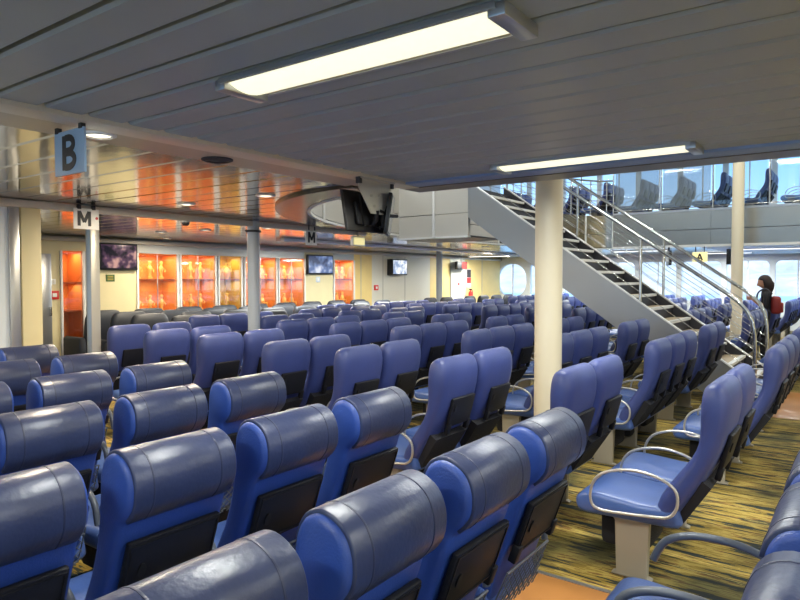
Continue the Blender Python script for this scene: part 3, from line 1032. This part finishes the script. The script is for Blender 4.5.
# ------------------------------------------------------------------ staircase
st = thing('staircase', 'steel staircase rising to the gallery with tan treads and tube rails', 'staircase', (0, 0, 0))
XA, XB = 9.5, 10.8
Y0, RUN, RISE = .92, .258, .1805
SL = RISE / RUN
def zt(y):
    return .02 + SL * (y - Y0) + .05        # top edge of the stringers
def stringer(xa, xb, drop, m, zoff=0.0, ytop=5.46):
    bm = B()
    prof = []
    y_a = Y0 - .05
    prof = [(y_a, 0.0), (y_a, zt(y_a) + .08 + zoff), (ytop, zt(ytop) + .08 + zoff), (ytop, zt(ytop) + .08 - drop)]
    yb = Y0 + (drop - .15) / SL
    prof.append((yb, 0.0))
    A = [bm.verts.new((xa, p[0], p[1])) for p in prof]; C = [bm.verts.new((xb, p[0], p[1])) for p in prof]
    bm.faces.new(A); bm.faces.new(C[::-1])
    for i in range(len(prof)):
        j = (i + 1) % len(prof)
        bm.faces.new((A[i], C[i], C[j], A[j]))
    bmesh.ops.recalc_face_normals(bm, faces=bm.faces)
    return bm
ob('stringer', stringer(XA - .03, XA + .02, .60, 'stair_panel'), 'stair_panel', st)
ob('stringer', stringer(XB - .02, XB + .03, .46, 'stair_dark', .05), 'stair_dark', st)
for xx_, zo in ((XA - .005, 0), (XB + .005, .05)):
    bm = B()
    for q, (y, s) in enumerate(((Y0 - .05, 0), (5.46, 0))):
        pass
    a = Vector((xx_, Y0 - .05, zt(Y0 - .05) + .08 + zo)); b = Vector((xx_, 5.46, zt(5.46) + .08 + zo))
    w = .032
    v = []
    for p in (a, b):
        v.append([bm.verts.new((p.x + dx, p.y, p.z + dz)) for dx, dz in ((-w, 0), (w, 0), (w, .022), (-w, .022))])
    for i in range(4):
        j = (i + 1) % 4
        bm.faces.new((v[0][i], v[0][j], v[1][j], v[1][i]))
    bm.faces.new(v[0][::-1]); bm.faces.new(v[1])
    bmesh.ops.recalc_face_normals(bm, faces=bm.faces)
    ob('stringer_cap', bm, 'white_trim', st)
tm = mesh_of('tread', box(B(), XA + .02, 0, -.035, XB - .02, .29, 0, bev=.006), 'tread', 40)
nm = mesh_of('nosing', box(B(), XA + .025, -.012, -.032, XB - .025, .05, .006), 'white_trim')
rm_ = mesh_of('riser', box(B(), XA + .02, .27, 0, XB - .02, .285, RISE - .035), 'stair_dark')
for i in range(17):
    tr = link('tread', tm, st, (0, Y0 + RUN * i, RISE * (i + 1)))
    link('nosing', nm, tr)
    link('riser', rm_, st, (0, Y0 + RUN * i, RISE * (i + 1)))
# soffit under the flight
bm = B()
a0, a1 = 1.75, 5.44
v = [bm.verts.new((XA + .02, a0, zt(a0) - .36)), bm.verts.new((XB - .02, a0, zt(a0) - .36)), bm.verts.new((XB - .02, a1, zt(a1) - .36)), bm.verts.new((XA + .02, a1, zt(a1) - .36))]
bm.faces.new(v)
ob('soffit', bm, 'stair_panel', st)
# rails
def rail(x, zo):
    H = .94 + .08 + zo
    p = [(x, 5.6, zt(5.6) + H), (x, 4.5, zt(4.5) + H), (x, 3.0, zt(3.0) + H), (x, 1.9, zt(1.9) + H), (x, 1.5, zt(1.5) + H)]
    c = [(x, 1.36, zt(1.36) + H - .01), (x, 1.26, zt(1.26) + H - .05), (x, 1.19, zt(1.19) + H - .14), (x, 1.16, zt(1.16) + H - .30), (x, 1.15, .75), (x, 1.15, .02)]
    ob('handrail', tube(B(), p + c, .026, 10), 'steel_tube', st, smooth=60)
    for y in (2.62, 4.05, 5.4):
        ob('post', cyl(B(), (x, y, zt(y) + .08 + zo), (x, y, zt(y) + H), .021, n=10), 'steel_tube', st, smooth=60)
    for k in range(1, 6):
        dz = H - (H - .08 - zo) * k / 6
        ob('rail_wire', cyl(B(), (x, 5.5, zt(5.5) + dz), (x, 1.16, max(.1, zt(1.16) + dz)), .0045, n=6), 'steel_tube', st, smooth=60)
rail(XA - .0, 0)
rail(XB + .0, .05)

# gallery balustrade
gb = thing('gallery_balustrade', 'glass balustrade with metal posts along the upper gallery', 'balustrade', (0, 0, 0))
ys = [5.5 - 1.215 * k for k in range(10)]
path = arc_pts(EA - .0, EB - .0)
right_arc = [p for p in path if p[0] > 11.0]
gl_pts = [(17.3, y) for y in ys[::-1]]
for i in range(len(gl_pts) - 1):
    (xa, ya), (xb, yb) = gl_pts[i], gl_pts[i + 1]
    fro = (i in (len(gl_pts) - 2, len(gl_pts) - 3))
    boxo('glass_panel', (17.29, ya + .05, 3.50, 17.302, yb - .05, 4.75), 'rail_frosted' if fro else 'rail_glass', gb)
    ob('post', cyl(B(), (17.3, yb, 3.42), (17.3, yb, 4.85), .02, n=8), 'steel_tube', gb, smooth=60)
ob('top_rail', cyl(B(), (17.3, ys[-1], 4.85), (17.3, 5.5, 4.85), .024, n=10), 'steel_tube', gb, smooth=60)
ob('lower_rail', cyl(B(), (17.3, ys[-1], 3.47), (17.3, 5.5, 3.47), .014, n=8), 'steel_tube', gb, smooth=60)
seg = [(17.3, 5.5)] + right_arc[::-1]
ob('top_rail', tube(B(), [(p[0], p[1], 4.30) for p in seg], .022, 8), 'steel_tube', gb, smooth=60)
for k in range(6):
    z = 3.5 + .14 * k
    ob('rail_wire', tube(B(), [(p[0], p[1], z) for p in seg[::2]], .007, 6), 'steel_tube', gb, smooth=60)
for p in seg[3::4]:
    ob('post', cyl(B(), (p[0], p[1], 3.37), (p[0], p[1], 4.30), .018, n=8), 'steel_tube', gb, smooth=60)

# ------------------------------------------------------------------ seats
# type A: seat with rolled headrest and wide tray
outA = [(.245, .36), (.205, .49), (.158, .62), (.112, .74), (.075, .84), (.055, .895), (.022, .928), (-.004, .965), (-.012, 1.01), (-.006, 1.055), (.016, 1.095), (.054, 1.12), (.098, 1.128), (.142, 1.108), (.168, 1.06), (.176, 1.0), (.182, .92), (.198, .82), (.238, .70), (.298, .58), (.355, .46), (.365, .38), (.31, .345)]
oA = [(p[0], p[1]) for p in cat_rom(outA, 3, closed=True)]
MA = {}
MA['backrest'] = mesh_of('backrest', extrude_x(B(), oA, .44, .022), 'blue_wide', 50)
def cover_mesh(w, off, x0=0.0, m='navy_roll', bev=.006):
    pts = cat_rom(outA, 3, closed=True)
    n = len(pts)
    sel = pts[16:44]
    allp = list(pts)
    nor = []
    for i in range(16, 44):
        d = (allp[i + 1] - allp[i - 1]).normalized()
        nor.append(Vector((-d.y, d.x)))
    c = sum(sel, Vector((0, 0))) / len(sel)
    if (sel[10] - c).dot(nor[10]) < 0:
        nor = [-q for q in nor]
    o_ = [(p + q * off) for p, q in zip(sel, nor)]
    i_ = [(p - q * .012) for p, q in zip(sel, nor)]
    loop = o_ + i_[::-1]
    return mesh_of('headrest_cover', extrude_x(B(), [(p[0], p[1]) for p in loop], w, bev, x0), m, 50)
MA['headrest_cover'] = cover_mesh(.405, .009)
MA['seamL'] = cover_mesh(.007, .0105, -.135, 'navy_seam', .001)
MA['seamR'] = cover_mesh(.007, .0105,   .135, 'navy_seam', .001)
bm = B(); box(bm, -.185, -.012, -.118, .185, .012, .118, bev=.008)
MA['tray_table'] = mesh_of('tray_table', bm, 'black_plastic', 40)
bm = B()
for a in ((-.175, -.006, -.108, .175, -.002, -.101), (-.175, -.006, .101, .175, -.002, .108), (-.175, -.006, -.101, -.168, -.002, .101), (.168, -.006, -.101, .175, -.002, .101)):
    box(bm, a[0], a[1] - .010, a[2], a[3], a[4] - .010, a[5])
MA['tray_rim'] = mesh_of('tray_rim', bm, 'black_plastic')
def latch_mesh():
    bm = B()
    n = 16
    A = [bm.verts.new((.016 * math.cos(2 * PI * i / n), -.004, .028 * math.sin(2 * PI * i / n))) for i in range(n)]
    C = [bm.verts.new((.014 * math.cos(2 * PI * i / n), .004, .025 * math.sin(2 * PI * i / n))) for i in range(n)]
    bm.faces.new(A)
    for i in range(n):
        j = (i + 1) % n
        bm.faces.new((A[i], C[i], C[j], A[j]))
    bmesh.ops.recalc_face_normals(bm, faces=bm.faces)
    return mesh_of('tray_latch', bm, 'hole_black', 50)
MA['latch'] = latch_mesh()
bm = B(); box(bm, -.02, -.02, -.045, .02, .014, .03, bev=.006)
MA['hinge'] = mesh_of('tray_hinge', bm, 'black_plastic', 40)
def net_mesh():
    bm = B()
    w, h = .40, .20
    def bar(a, b, r=.0028):
        tube(bm, [a, b], r, 4)
    for k in range(-6, 12):
        x0 = -w / 2 + k * .045
        for s in (1, -1):
            p = []
            for zz in (0, h):
                xx = x0 + (zz if s > 0 else h - zz)
                p.append((xx, zz))
            (xa, za), (xb, zb) = p
            # clip to the frame
            def cl(x0_, z0_, x1_, z1_):
                L = []
                for t in [i / 20 for i in range(21)]:
                    X = x0_ + (x1_ - x0_) * t
                    if -w / 2 <= X <= w / 2:
                        L.append((X, z0_ + (z1_ - z0_) * t))
                return L
            L = cl(xa, za, xb, zb)
            if len(L) > 1:
                bar((L[0][0], -.02, L[0][1] - .1), (L[-1][0], -.02, L[-1][1] - .1))
    tube(bm, [(-w / 2, -.02, .1), (w / 2, -.02, .1)], .006, 6)
    tube(bm, [(-w / 2, -.02, .1), (-w / 2, -.0, -.1), (w / 2, 0, -.1), (w / 2, -.02, .1)], .004, 6)
    return mesh_of('net_pocket', bm, 'arm_grey')
MA['net'] = net_mesh()
cushion = [(.24, .345), (.235, .42), (.26, .455), (.40, .442), (.56, .452), (.69, .462), (.765, .452), (.805, .415), (.808, .37), (.78, .335), (.70, .33), (.45, .335)]
MA['cushion'] = mesh_of('seat_cushion', extrude_x(B(), [(p[0], p[1]) for p in cat_rom(cushion, 3, closed=True)], .50, .03), 'blue_seat', 50)
armA = cat_rom([(0, .20, .50), (0, .24, .615), (0, .36, .665), (0, .52, .665), (0, .63, .62), (0, .68, .53)], 4)
MA['arm'] = mesh_of('armrest', tube(B(), armA, .016, 8), 'arm_grey', 60)
armB = cat_rom([(0, .30, .405), (0, .50, .385), (0, .66, .38), (0, .705, .43), (0, .69, .53), (0, .62, .60), (0, .48, .635), (0, .34, .62), (0, .25, .57), (0, .235, .49), (0, .26, .43), (0, .30, .405)], 4)
MA['armB'] = mesh_of('armrest', tube(B(), armB, .0085, 8), 'silver_paint', 60)
def leg_mesh(h=.345):
    bm = B()
    prof = [(.38, 0), (.60, 0), (.60, .012), (.575, .02), (.585, h - .03), (.60, h), (.38, h), (.395, h - .03), (.405, .02), (.38, .012)]
    extrude_x(bm, prof, .05, .006)
    return mesh_of('leg', bm, 'leg_paint', 40)
MA['leg'] = leg_mesh()
bm = B(); box(bm, -.13, .42, .12, .24, .70, .335, bev=.04)
MA['pouch'] = mesh_of('life_jacket_pouch', bm, 'black_cloth', 40)
bm = B(); box(bm, -.28, .42, .30, .28, .56, .345, bev=.006)
MA['beam'] = mesh_of('seat_beam', bm, 'leg_paint', 40)

# type B: smooth tall seat with small tray
MB = {}
spB = [(.335, .345, .05, .42), (.325, .375, .10, .48), (.285, .465, .135, .50), (.205, .59, .13, .505), (.140, .70, .115, .505), (.100, .80, .115, .515), (.080, .90, .135, .53), (.072, .99, .150, .54), (.070, 1.06, .145, .535), (.074, 1.11, .120, .51), (.078, 1.135, .085, .47), (.081, 1.15, .030, .38)]
MB['backrest'] = mesh_of('backrest', loft(B(), spB, 24, 6.0), 'blue_back', 60)
bm = B(); box(bm, -.15, -.013, -.105, .15, .013, .105, bev=.008)
MB['tray_table'] = mesh_of('tray_table', bm, 'black_plastic', 40)
bm = B()
prof = [(-.21, .13), (.21, .13), (.19, -.13), (-.19, -.13)]
A = [bm.verts.new((p[0], -.035 if p[1] > 0 else -.03, p[1])) for p in prof]
C = [bm.verts.new((p[0] * 1.05, .02, p[1] * 1.05)) for p in prof]
bm.faces.new(A); bm.faces.new(C[::-1])
for i in range(4):
    j = (i + 1) % 4
    bm.faces.new((A[i], C[i], C[j], A[j]))
bmesh.ops.recalc_face_normals(bm, faces=bm.faces)
MB['pocket'] = mesh_of('seat_pocket', bm, 'black_cloth')
MB['cushion'] = MA['cushion']

TA = math.atan2(.115 - .20 + .0, .735 - .49)
def seat_A(x, y, lab, grp, arm_right=False, z=0):
    o = thing('passenger_seat', lab, 'seat', (x, y, z), group=grp)
    link('backrest', MA['backrest'], o)
    hc = link('headrest_cover', MA['headrest_cover'], o)
    link('seam', MA['seamL'], hc); link('seam', MA['seamR'], hc)
    tr = link('tray_table', MA['tray_table'], o, (0, .100, .715), (R(19), 0, 0))
    link('tray_rim', MA['tray_rim'], tr)
    link('tray_latch', MA['latch'], tr, (-.12, -.0145, .0))
    link('tray_hinge', MA['hinge'], tr, (-.175, -.004, -.10)); link('tray_hinge', MA['hinge'], tr, (.175, -.004, -.10))
    link('net_pocket', MA['net'], o, (0, .20, .44), (R(17), 0, 0))
    link('seat_cushion', MA['cushion'], o)
    link('armrest', MA['arm'], o, (-.28, 0, 0))
    if arm_right:
        link('armrest', MA['arm'], o, (.28, 0, 0))
    link('leg', MA['leg'], o)
    link('life_jacket_pouch', MA['pouch'], o)
    return o
def seat_B(x, y, lab, grp, legx=0.0, arm_right=False, full=2, z=0):
    o = thing('passenger_seat', lab, 'seat', (x, y, z), group=grp)
    link('backrest', MB['backrest'], o)
    tr = link('tray_table', MB['tray_table'], o, (.035, .035, .765), (R(15), 0, 0))
    if full >= 2:
        link('tray_latch', MA['latch'], tr, (-.11, -.0155, .03))
        link('tray_hinge', MA['hinge'], tr, (-.13, -.0, -.115))
        link('tray_hinge', MA['hinge'], tr, (.13, -.0, -.115))
        link('life_jacket_pouch', MA['pouch'], o)
    link('seat_pocket', MB['pocket'], o, (0, .180, .495), (R(31), 0, 0))
    link('seat_cushion', MA['cushion'], o)
    if full >= 1:
        link('armrest', MA['armB'], o, (-.275, 0, 0))
        if arm_right:
            link('armrest', MA['armB'], o, (.275, 0, 0))
    link('leg', MA['leg'], o, (legx, 0, 0))
    return o

def proj(X, Y, Z):
    F = (.809, .588); Rr = (.588, -.809)
    d = X * F[0] + Y * F[1]
    if d < .15:
        return None
    r = X * Rr[0] + Y * Rr[1]
    return 400 + 640 * r / d, 278 - 640 * (Z - 1.7) / d

AX = [-.92, -.355, .21, .775, 1.335, 1.90, 2.465]
AY = [.01] + [.06 + .91 * k for k in range(1, 7)]
for k, y in enumerate(AY):
    for i, x in enumerate(AX):
        if k == 0 and x < 1.1:
            continue
        p = proj(x, y, 1.1)
        if p is None or p[0] < -140:
            continue
        lab = 'navy roll-top seat with wide tray, %s from the tan aisle, %s row from nearest' % (ORD[len(AX) - 1 - i], ORD[k])
        seat_A(x, y, lab, 'roll-top seats with wide trays', arm_right=(i == len(AX) - 1))

BLK = {'two-seat block beside the tan aisle': [3.87, 4.44], 'three-seat block beyond the cream pillar': [6.0, 6.55, 7.1],
       'two-seat block beside the stairs': [8.25, 8.81], 'pair in line with the stairs': [9.65, 10.2],
       'four-seat block past the stairs': [11.5, 12.05, 12.6, 13.15], 'pair by the gallery pillar': [14.9, 15.45],
       'four-seat block under the gallery': [18.2, 18.75, 19.3, 19.85], 'three-seat block along the far windows': [21.4, 21.95, 22.5]}
BY = [-.42, .50, 1.42, 2.35, 3.27, 4.20, 5.12, 6.05, 6.97, 7.90, 8.80]
BY1 = [-.42, .55, 1.39, 2.27, 3.24, 4.07, 5.12, 5.97, 6.92, 7.88, 8.80]
nseat = 0
for bn, xs in BLK.items():
    for k, y in enumerate(BY1 if xs[0] < 4 else BY):
        for i, x in enumerate(xs):
            if bn.startswith('pair in line') and y < 6.9:
                continue
            if y < 0 and x < 5:
                continue
            xx = x
            if x < 4.5:
                xx = x + {4: .12, 5: .12, 6: .23, 7: .20, 8: .34}.get(k, 0)
                if k >= 9:
                    continue
            if k == 8 and abs(x - 6.0) < .1:
                continue
            p = proj(xx, y, 1.1)
            if p is None or p[0] < -90 or p[0] > 900:
                continue
            if k == 10 and 5 < x < 9:
                continue
            d = math.hypot(xx, y)
            lx = -.19 if i == 0 else (.19 if i == len(xs) - 1 else 0)
            lab = 'blue tall-backed seat, %s %s, %s row, %s' % (ORD[i], 'across', ORD[k], bn)
            seat_B(xx, y, lab, 'blue seats in rows facing the bulkhead', lx, i == len(xs) - 1, 2 if d < 8 else (1 if d < 14 else 0))
            nseat += 1
# seats of the upper gallery
n = 0
for k, y in enumerate([.9, 1.9, 2.9, 3.9, 4.9, 5.9, 6.9, 7.9, 8.9]):
    for i, x in enumerate([18.3, 18.85, 19.4]):
        seat_B(x, y, 'upper gallery seat behind the glass, %s row from aft, %s from the glass' % (ORD[k], ORD[i]), 'seats of the upper gallery', 0, i == 2, 1, 3.25)

# dark lounge armchairs along the bulkhead
ML = {}
spL = [(.22, .40, .10, .60), (.20, .48, .16, .66), (.16, .62, .19, .68), (.11, .80, .20, .70), (.09, .95, .19, .69), (.09, 1.03, .16, .64), (.095, 1.085, .10, .56), (.10, 1.10, .03, .44)]
ML['back'] = mesh_of('backrest', loft(B(), spL, 20, 5), 'lounge', 60)
ML['seat'] = mesh_of('seat_cushion', box(B(), -.30, .15, .22, .30, .75, .44, bev=.05), 'lounge', 50)
ML['arm'] = mesh_of('armrest', box(B(), -.07, .12, .10, .07, .76, .62, bev=.05), 'lounge', 50)
ML['base'] = mesh_of('base', box(B(), -.32, .18, 0, .32, .72, .22, bev=.01), 'stair_dark', 40)
def lounge(x, y, lab):
    o = thing('lounge_armchair', lab, 'armchair', (x, y, 0), group='dark lounge armchairs before the display cases')
    link('backrest', ML['back'], o); link('seat_cushion', ML['seat'], o); link('base', ML['base'], o)
    link('armrest', ML['arm'], o, (-.37, 0, 0)); link('armrest', ML['arm'], o, (.37, 0, 0))
    return o
for k, y in enumerate((8.75, 9.6, 10.45, 11.3)):
    for i in range(9 if k else 3):
        x = 6.35 + .92 * i - (.15 if k == 1 else 0)
        if proj(x, y, 1)[0] > 560:
            continue
        lounge(x, y, 'dark grey lounge armchair, %s along the bulkhead, %s row' % (ORD[i], ('rearmost', 'rear', 'middle', 'front')[k]))
for i in range(6):
    lounge(16.2 + .95 * i + (.5 if i > 1 else 0), 10.55, 'dark grey lounge armchair, %s along toward the round window' % ORD[i])

# ------------------------------------------------------------------ standing person beside the gallery pillar
pp = thing('person', 'person in dark clothing standing in the aisle looking at a phone', 'person', (14.15, 1.55, 0), R(6))
def skinned(name, verts, edges, radii, m, parent, root=0, sub=2):
    me = bpy.data.meshes.new(name)
    me.from_pydata(verts, edges, [])
    o = bpy.data.objects.new(name, me)
    COL.objects.link(o)
    o.parent = parent
    sk = o.modifiers.new('skin', 'SKIN')
    for i, r in enumerate(radii):
        v = me.skin_vertices[0].data[i]
        v.radius = (r, r) if not isinstance(r, tuple) else r
        v.use_root = (i == root)
    o.modifiers.new('sub', 'SUBSURF').levels = sub
    o.modifiers['sub'].render_levels = sub
    me.materials.append(MATS[m])
    return o
# faces +y (toward the bulkhead); pelvis at the root
V = [(0, 0, .95), (0, .0, 1.12), (0, -.01, 1.30), (0, -.01, 1.42), (0, .015, 1.50),
     (.09, 0, .90), (.10, .02, .50), (.10, -.02, .09), (.10, .12, .04),
     (-.09, 0, .90), (-.10, .04, .50), (-.10, .02, .09), (-.10, .16, .04),
     (.17, -.01, 1.38), (.20, .0, 1.13), (.12, .21, 1.28),
     (-.17, -.01, 1.38), (-.20, .0, 1.13), (-.08, .22, 1.30)]
E_ = [(0, 1), (1, 2), (2, 3), (3, 4), (0, 5), (5, 6), (6, 7), (7, 8), (0, 9), (9, 10), (10, 11), (11, 12), (3, 13), (13, 14), (14, 15), (3, 16), (16, 17), (17, 18)]
rad = [(.15, .11), (.13, .10), (.15, .105), (.12, .08), .05, (.09, .09), .06, .042, .036, (.09, .09), .06, .042, .036, .06, .046, .032, .06, .046, .032]
skinned('body', V, E_, rad, 'shirt', pp)
bm = B()
bmesh.ops.create_uvsphere(bm, u_segments=20, v_segments=14, radius=.1)
for v in bm.verts:
    v.co.x *= .80
    v.co.z *= 1.18
    if v.co.y > 0 and v.co.z < -.03:
        v.co.y *= .96
    if v.co.y > .085 and abs(v.co.x) < .025 and -.04 < v.co.z < .02:
        v.co.y += .022          # nose
    if v.co.y > .06 and abs(abs(v.co.x) - .034) < .014 and .0 < v.co.z < .03:
        v.co.y -= .008          # eye sockets
o = ob('head', bm, 'skin', pp, (0, .04, 1.61), (R(-18), 0, 0), smooth=60)
ob('eye', lathe(B(), [(0, -.008), (.008, 0), (0, .008)], 8), 'hair', o, (.032, .088, .012)); ob('eye', lathe(B(), [(0, -.008), (.008, 0), (0, .008)], 8), 'hair', o, (-.032, .088, .012))
boxo('mouth', (-.02, .082, -.052, .02, .092, -.046), 'bag', o)
bm = B()
bmesh.ops.create_uvsphere(bm, u_segments=20, v_segments=14, radius=.125)
for v in bm.verts:
    v.co.x *= .84
    v.co.z *= 1.12
    if v.co.z < -.02:
        v.co.y -= .03
        v.co.z *= 1.7
    if v.co.y > .03 and v.co.z < .06:
        v.co.y = .03
ob('hair', bm, 'hair', pp, (0, .015, 1.625), (R(-10), 0, 0), smooth=60)
def hand(sx, wrist):
    w = Vector(wrist)
    vs = [tuple(w), tuple(w + Vector((-sx * .02, .05, .012)))]
    es = [(0, 1)]
    rd = [.026, .028]
    for f in range(4):
        b = len(vs)
        off = Vector((-sx * .012, .05, .012)) + Vector((0, .0, (f - 1.5) * .018))
        vs += [tuple(w + off + Vector((-sx * .015, .035, .004))), tuple(w + off + Vector((-sx * .045, .05, .004)))]
        es += [(1, b), (b, b + 1)]
        rd += [.009, .008]
    b = len(vs)
    vs += [tuple(w + Vector((-sx * .0, .03, .04))), tuple(w + Vector((-sx * .02, .06, .055)))]
    es += [(0, b), (b, b + 1)]
    rd += [.010, .009]
    return skinned('hand', vs, es, rd, 'skin', pp, 0, 1)
hand(1, (.115, .22, 1.285)); hand(-1, (-.075, .23, 1.305))
skinned('forearm', [(.198, .01, 1.135), (.12, .215, 1.283)], [(0, 1)], [.05, .034], 'skin', pp, 0, 2)
skinned('forearm', [(-.198, .01, 1.135), (-.08, .225, 1.303)], [(0, 1)], [.05, .034], 'skin', pp, 0, 2)
ph = thing('mobile_phone', 'pale mobile phone held by the standing person', 'phone', (14.13, 1.86, 1.34), R(6))
ph.rotation_euler = (R(-35), 0, R(6))
boxo('case_shell', (-.06, -.006, -.05, .06, .006, .05), 'phone', ph, bev=.004)
boxo('screen', (-.055, -.009, -.045, .055, -.006, .045), 'screen_black', ph)
bgk = thing('backpack', 'red backpack worn by the standing person', 'backpack', (14.16, 1.41, 1.19), R(6))
bm = B(); box(bm, -.12, -.12, -.18, .12, .05, .16, bev=.05)
ob('main_bag', bm, 'bag', bgk, smooth=60)
bm = B(); box(bm, -.09, -.16, -.15, .09, -.10, .04, bev=.025)
ob('front_pocket', bm, 'bag', bgk, smooth=60)
for s in (-1, 1):
    ob('shoulder_strap', tube(B(), cat_rom([(s * .10, .03, .2), (s * .12, .14, .30), (s * .12, .27, .22), (s * .13, .26, .02), (s * .12, .05, -.15)], 4), .016, 6), 'stair_dark', bgk, smooth=60)

# ------------------------------------------------------------------ outside: sea and a pale hillside
o = boxo('sea', (-400, -900, -9.2, 2200, 1400, -9), 'sea')
tag(o, 'pale blue sea outside the windows', kind='structure')
bm = B()
nx, ny = 14, 90
grid = []
from mathutils import noise
for i in range(nx + 1):
    row = []
    for j in range(ny + 1):
        X = 430 + 26 * i
        Y = -700 + 20 * j
        h = 46 * (min(1, i / 7)) ** .7 * (.75 + .5 * noise.noise((X * .008, Y * .008, 0))) + 8 * noise.noise((X * .05, Y * .05, 3)) * min(1, i / 2)
        row.append(bm.verts.new((X + 30 * noise.noise((Y * .01, 0, 5)), Y, -9 + max(0, h) if i else -9.1)))
    grid.append(row)
for i in range(nx):
    for j in range(ny):
        bm.faces.new((grid[i][j], grid[i + 1][j], grid[i + 1][j + 1], grid[i][j + 1]))
o = ob('hill', bm, 'hill', smooth=80)
tag(o, 'pale hazy hillside across the water', kind='structure')
print('seats', nseat)
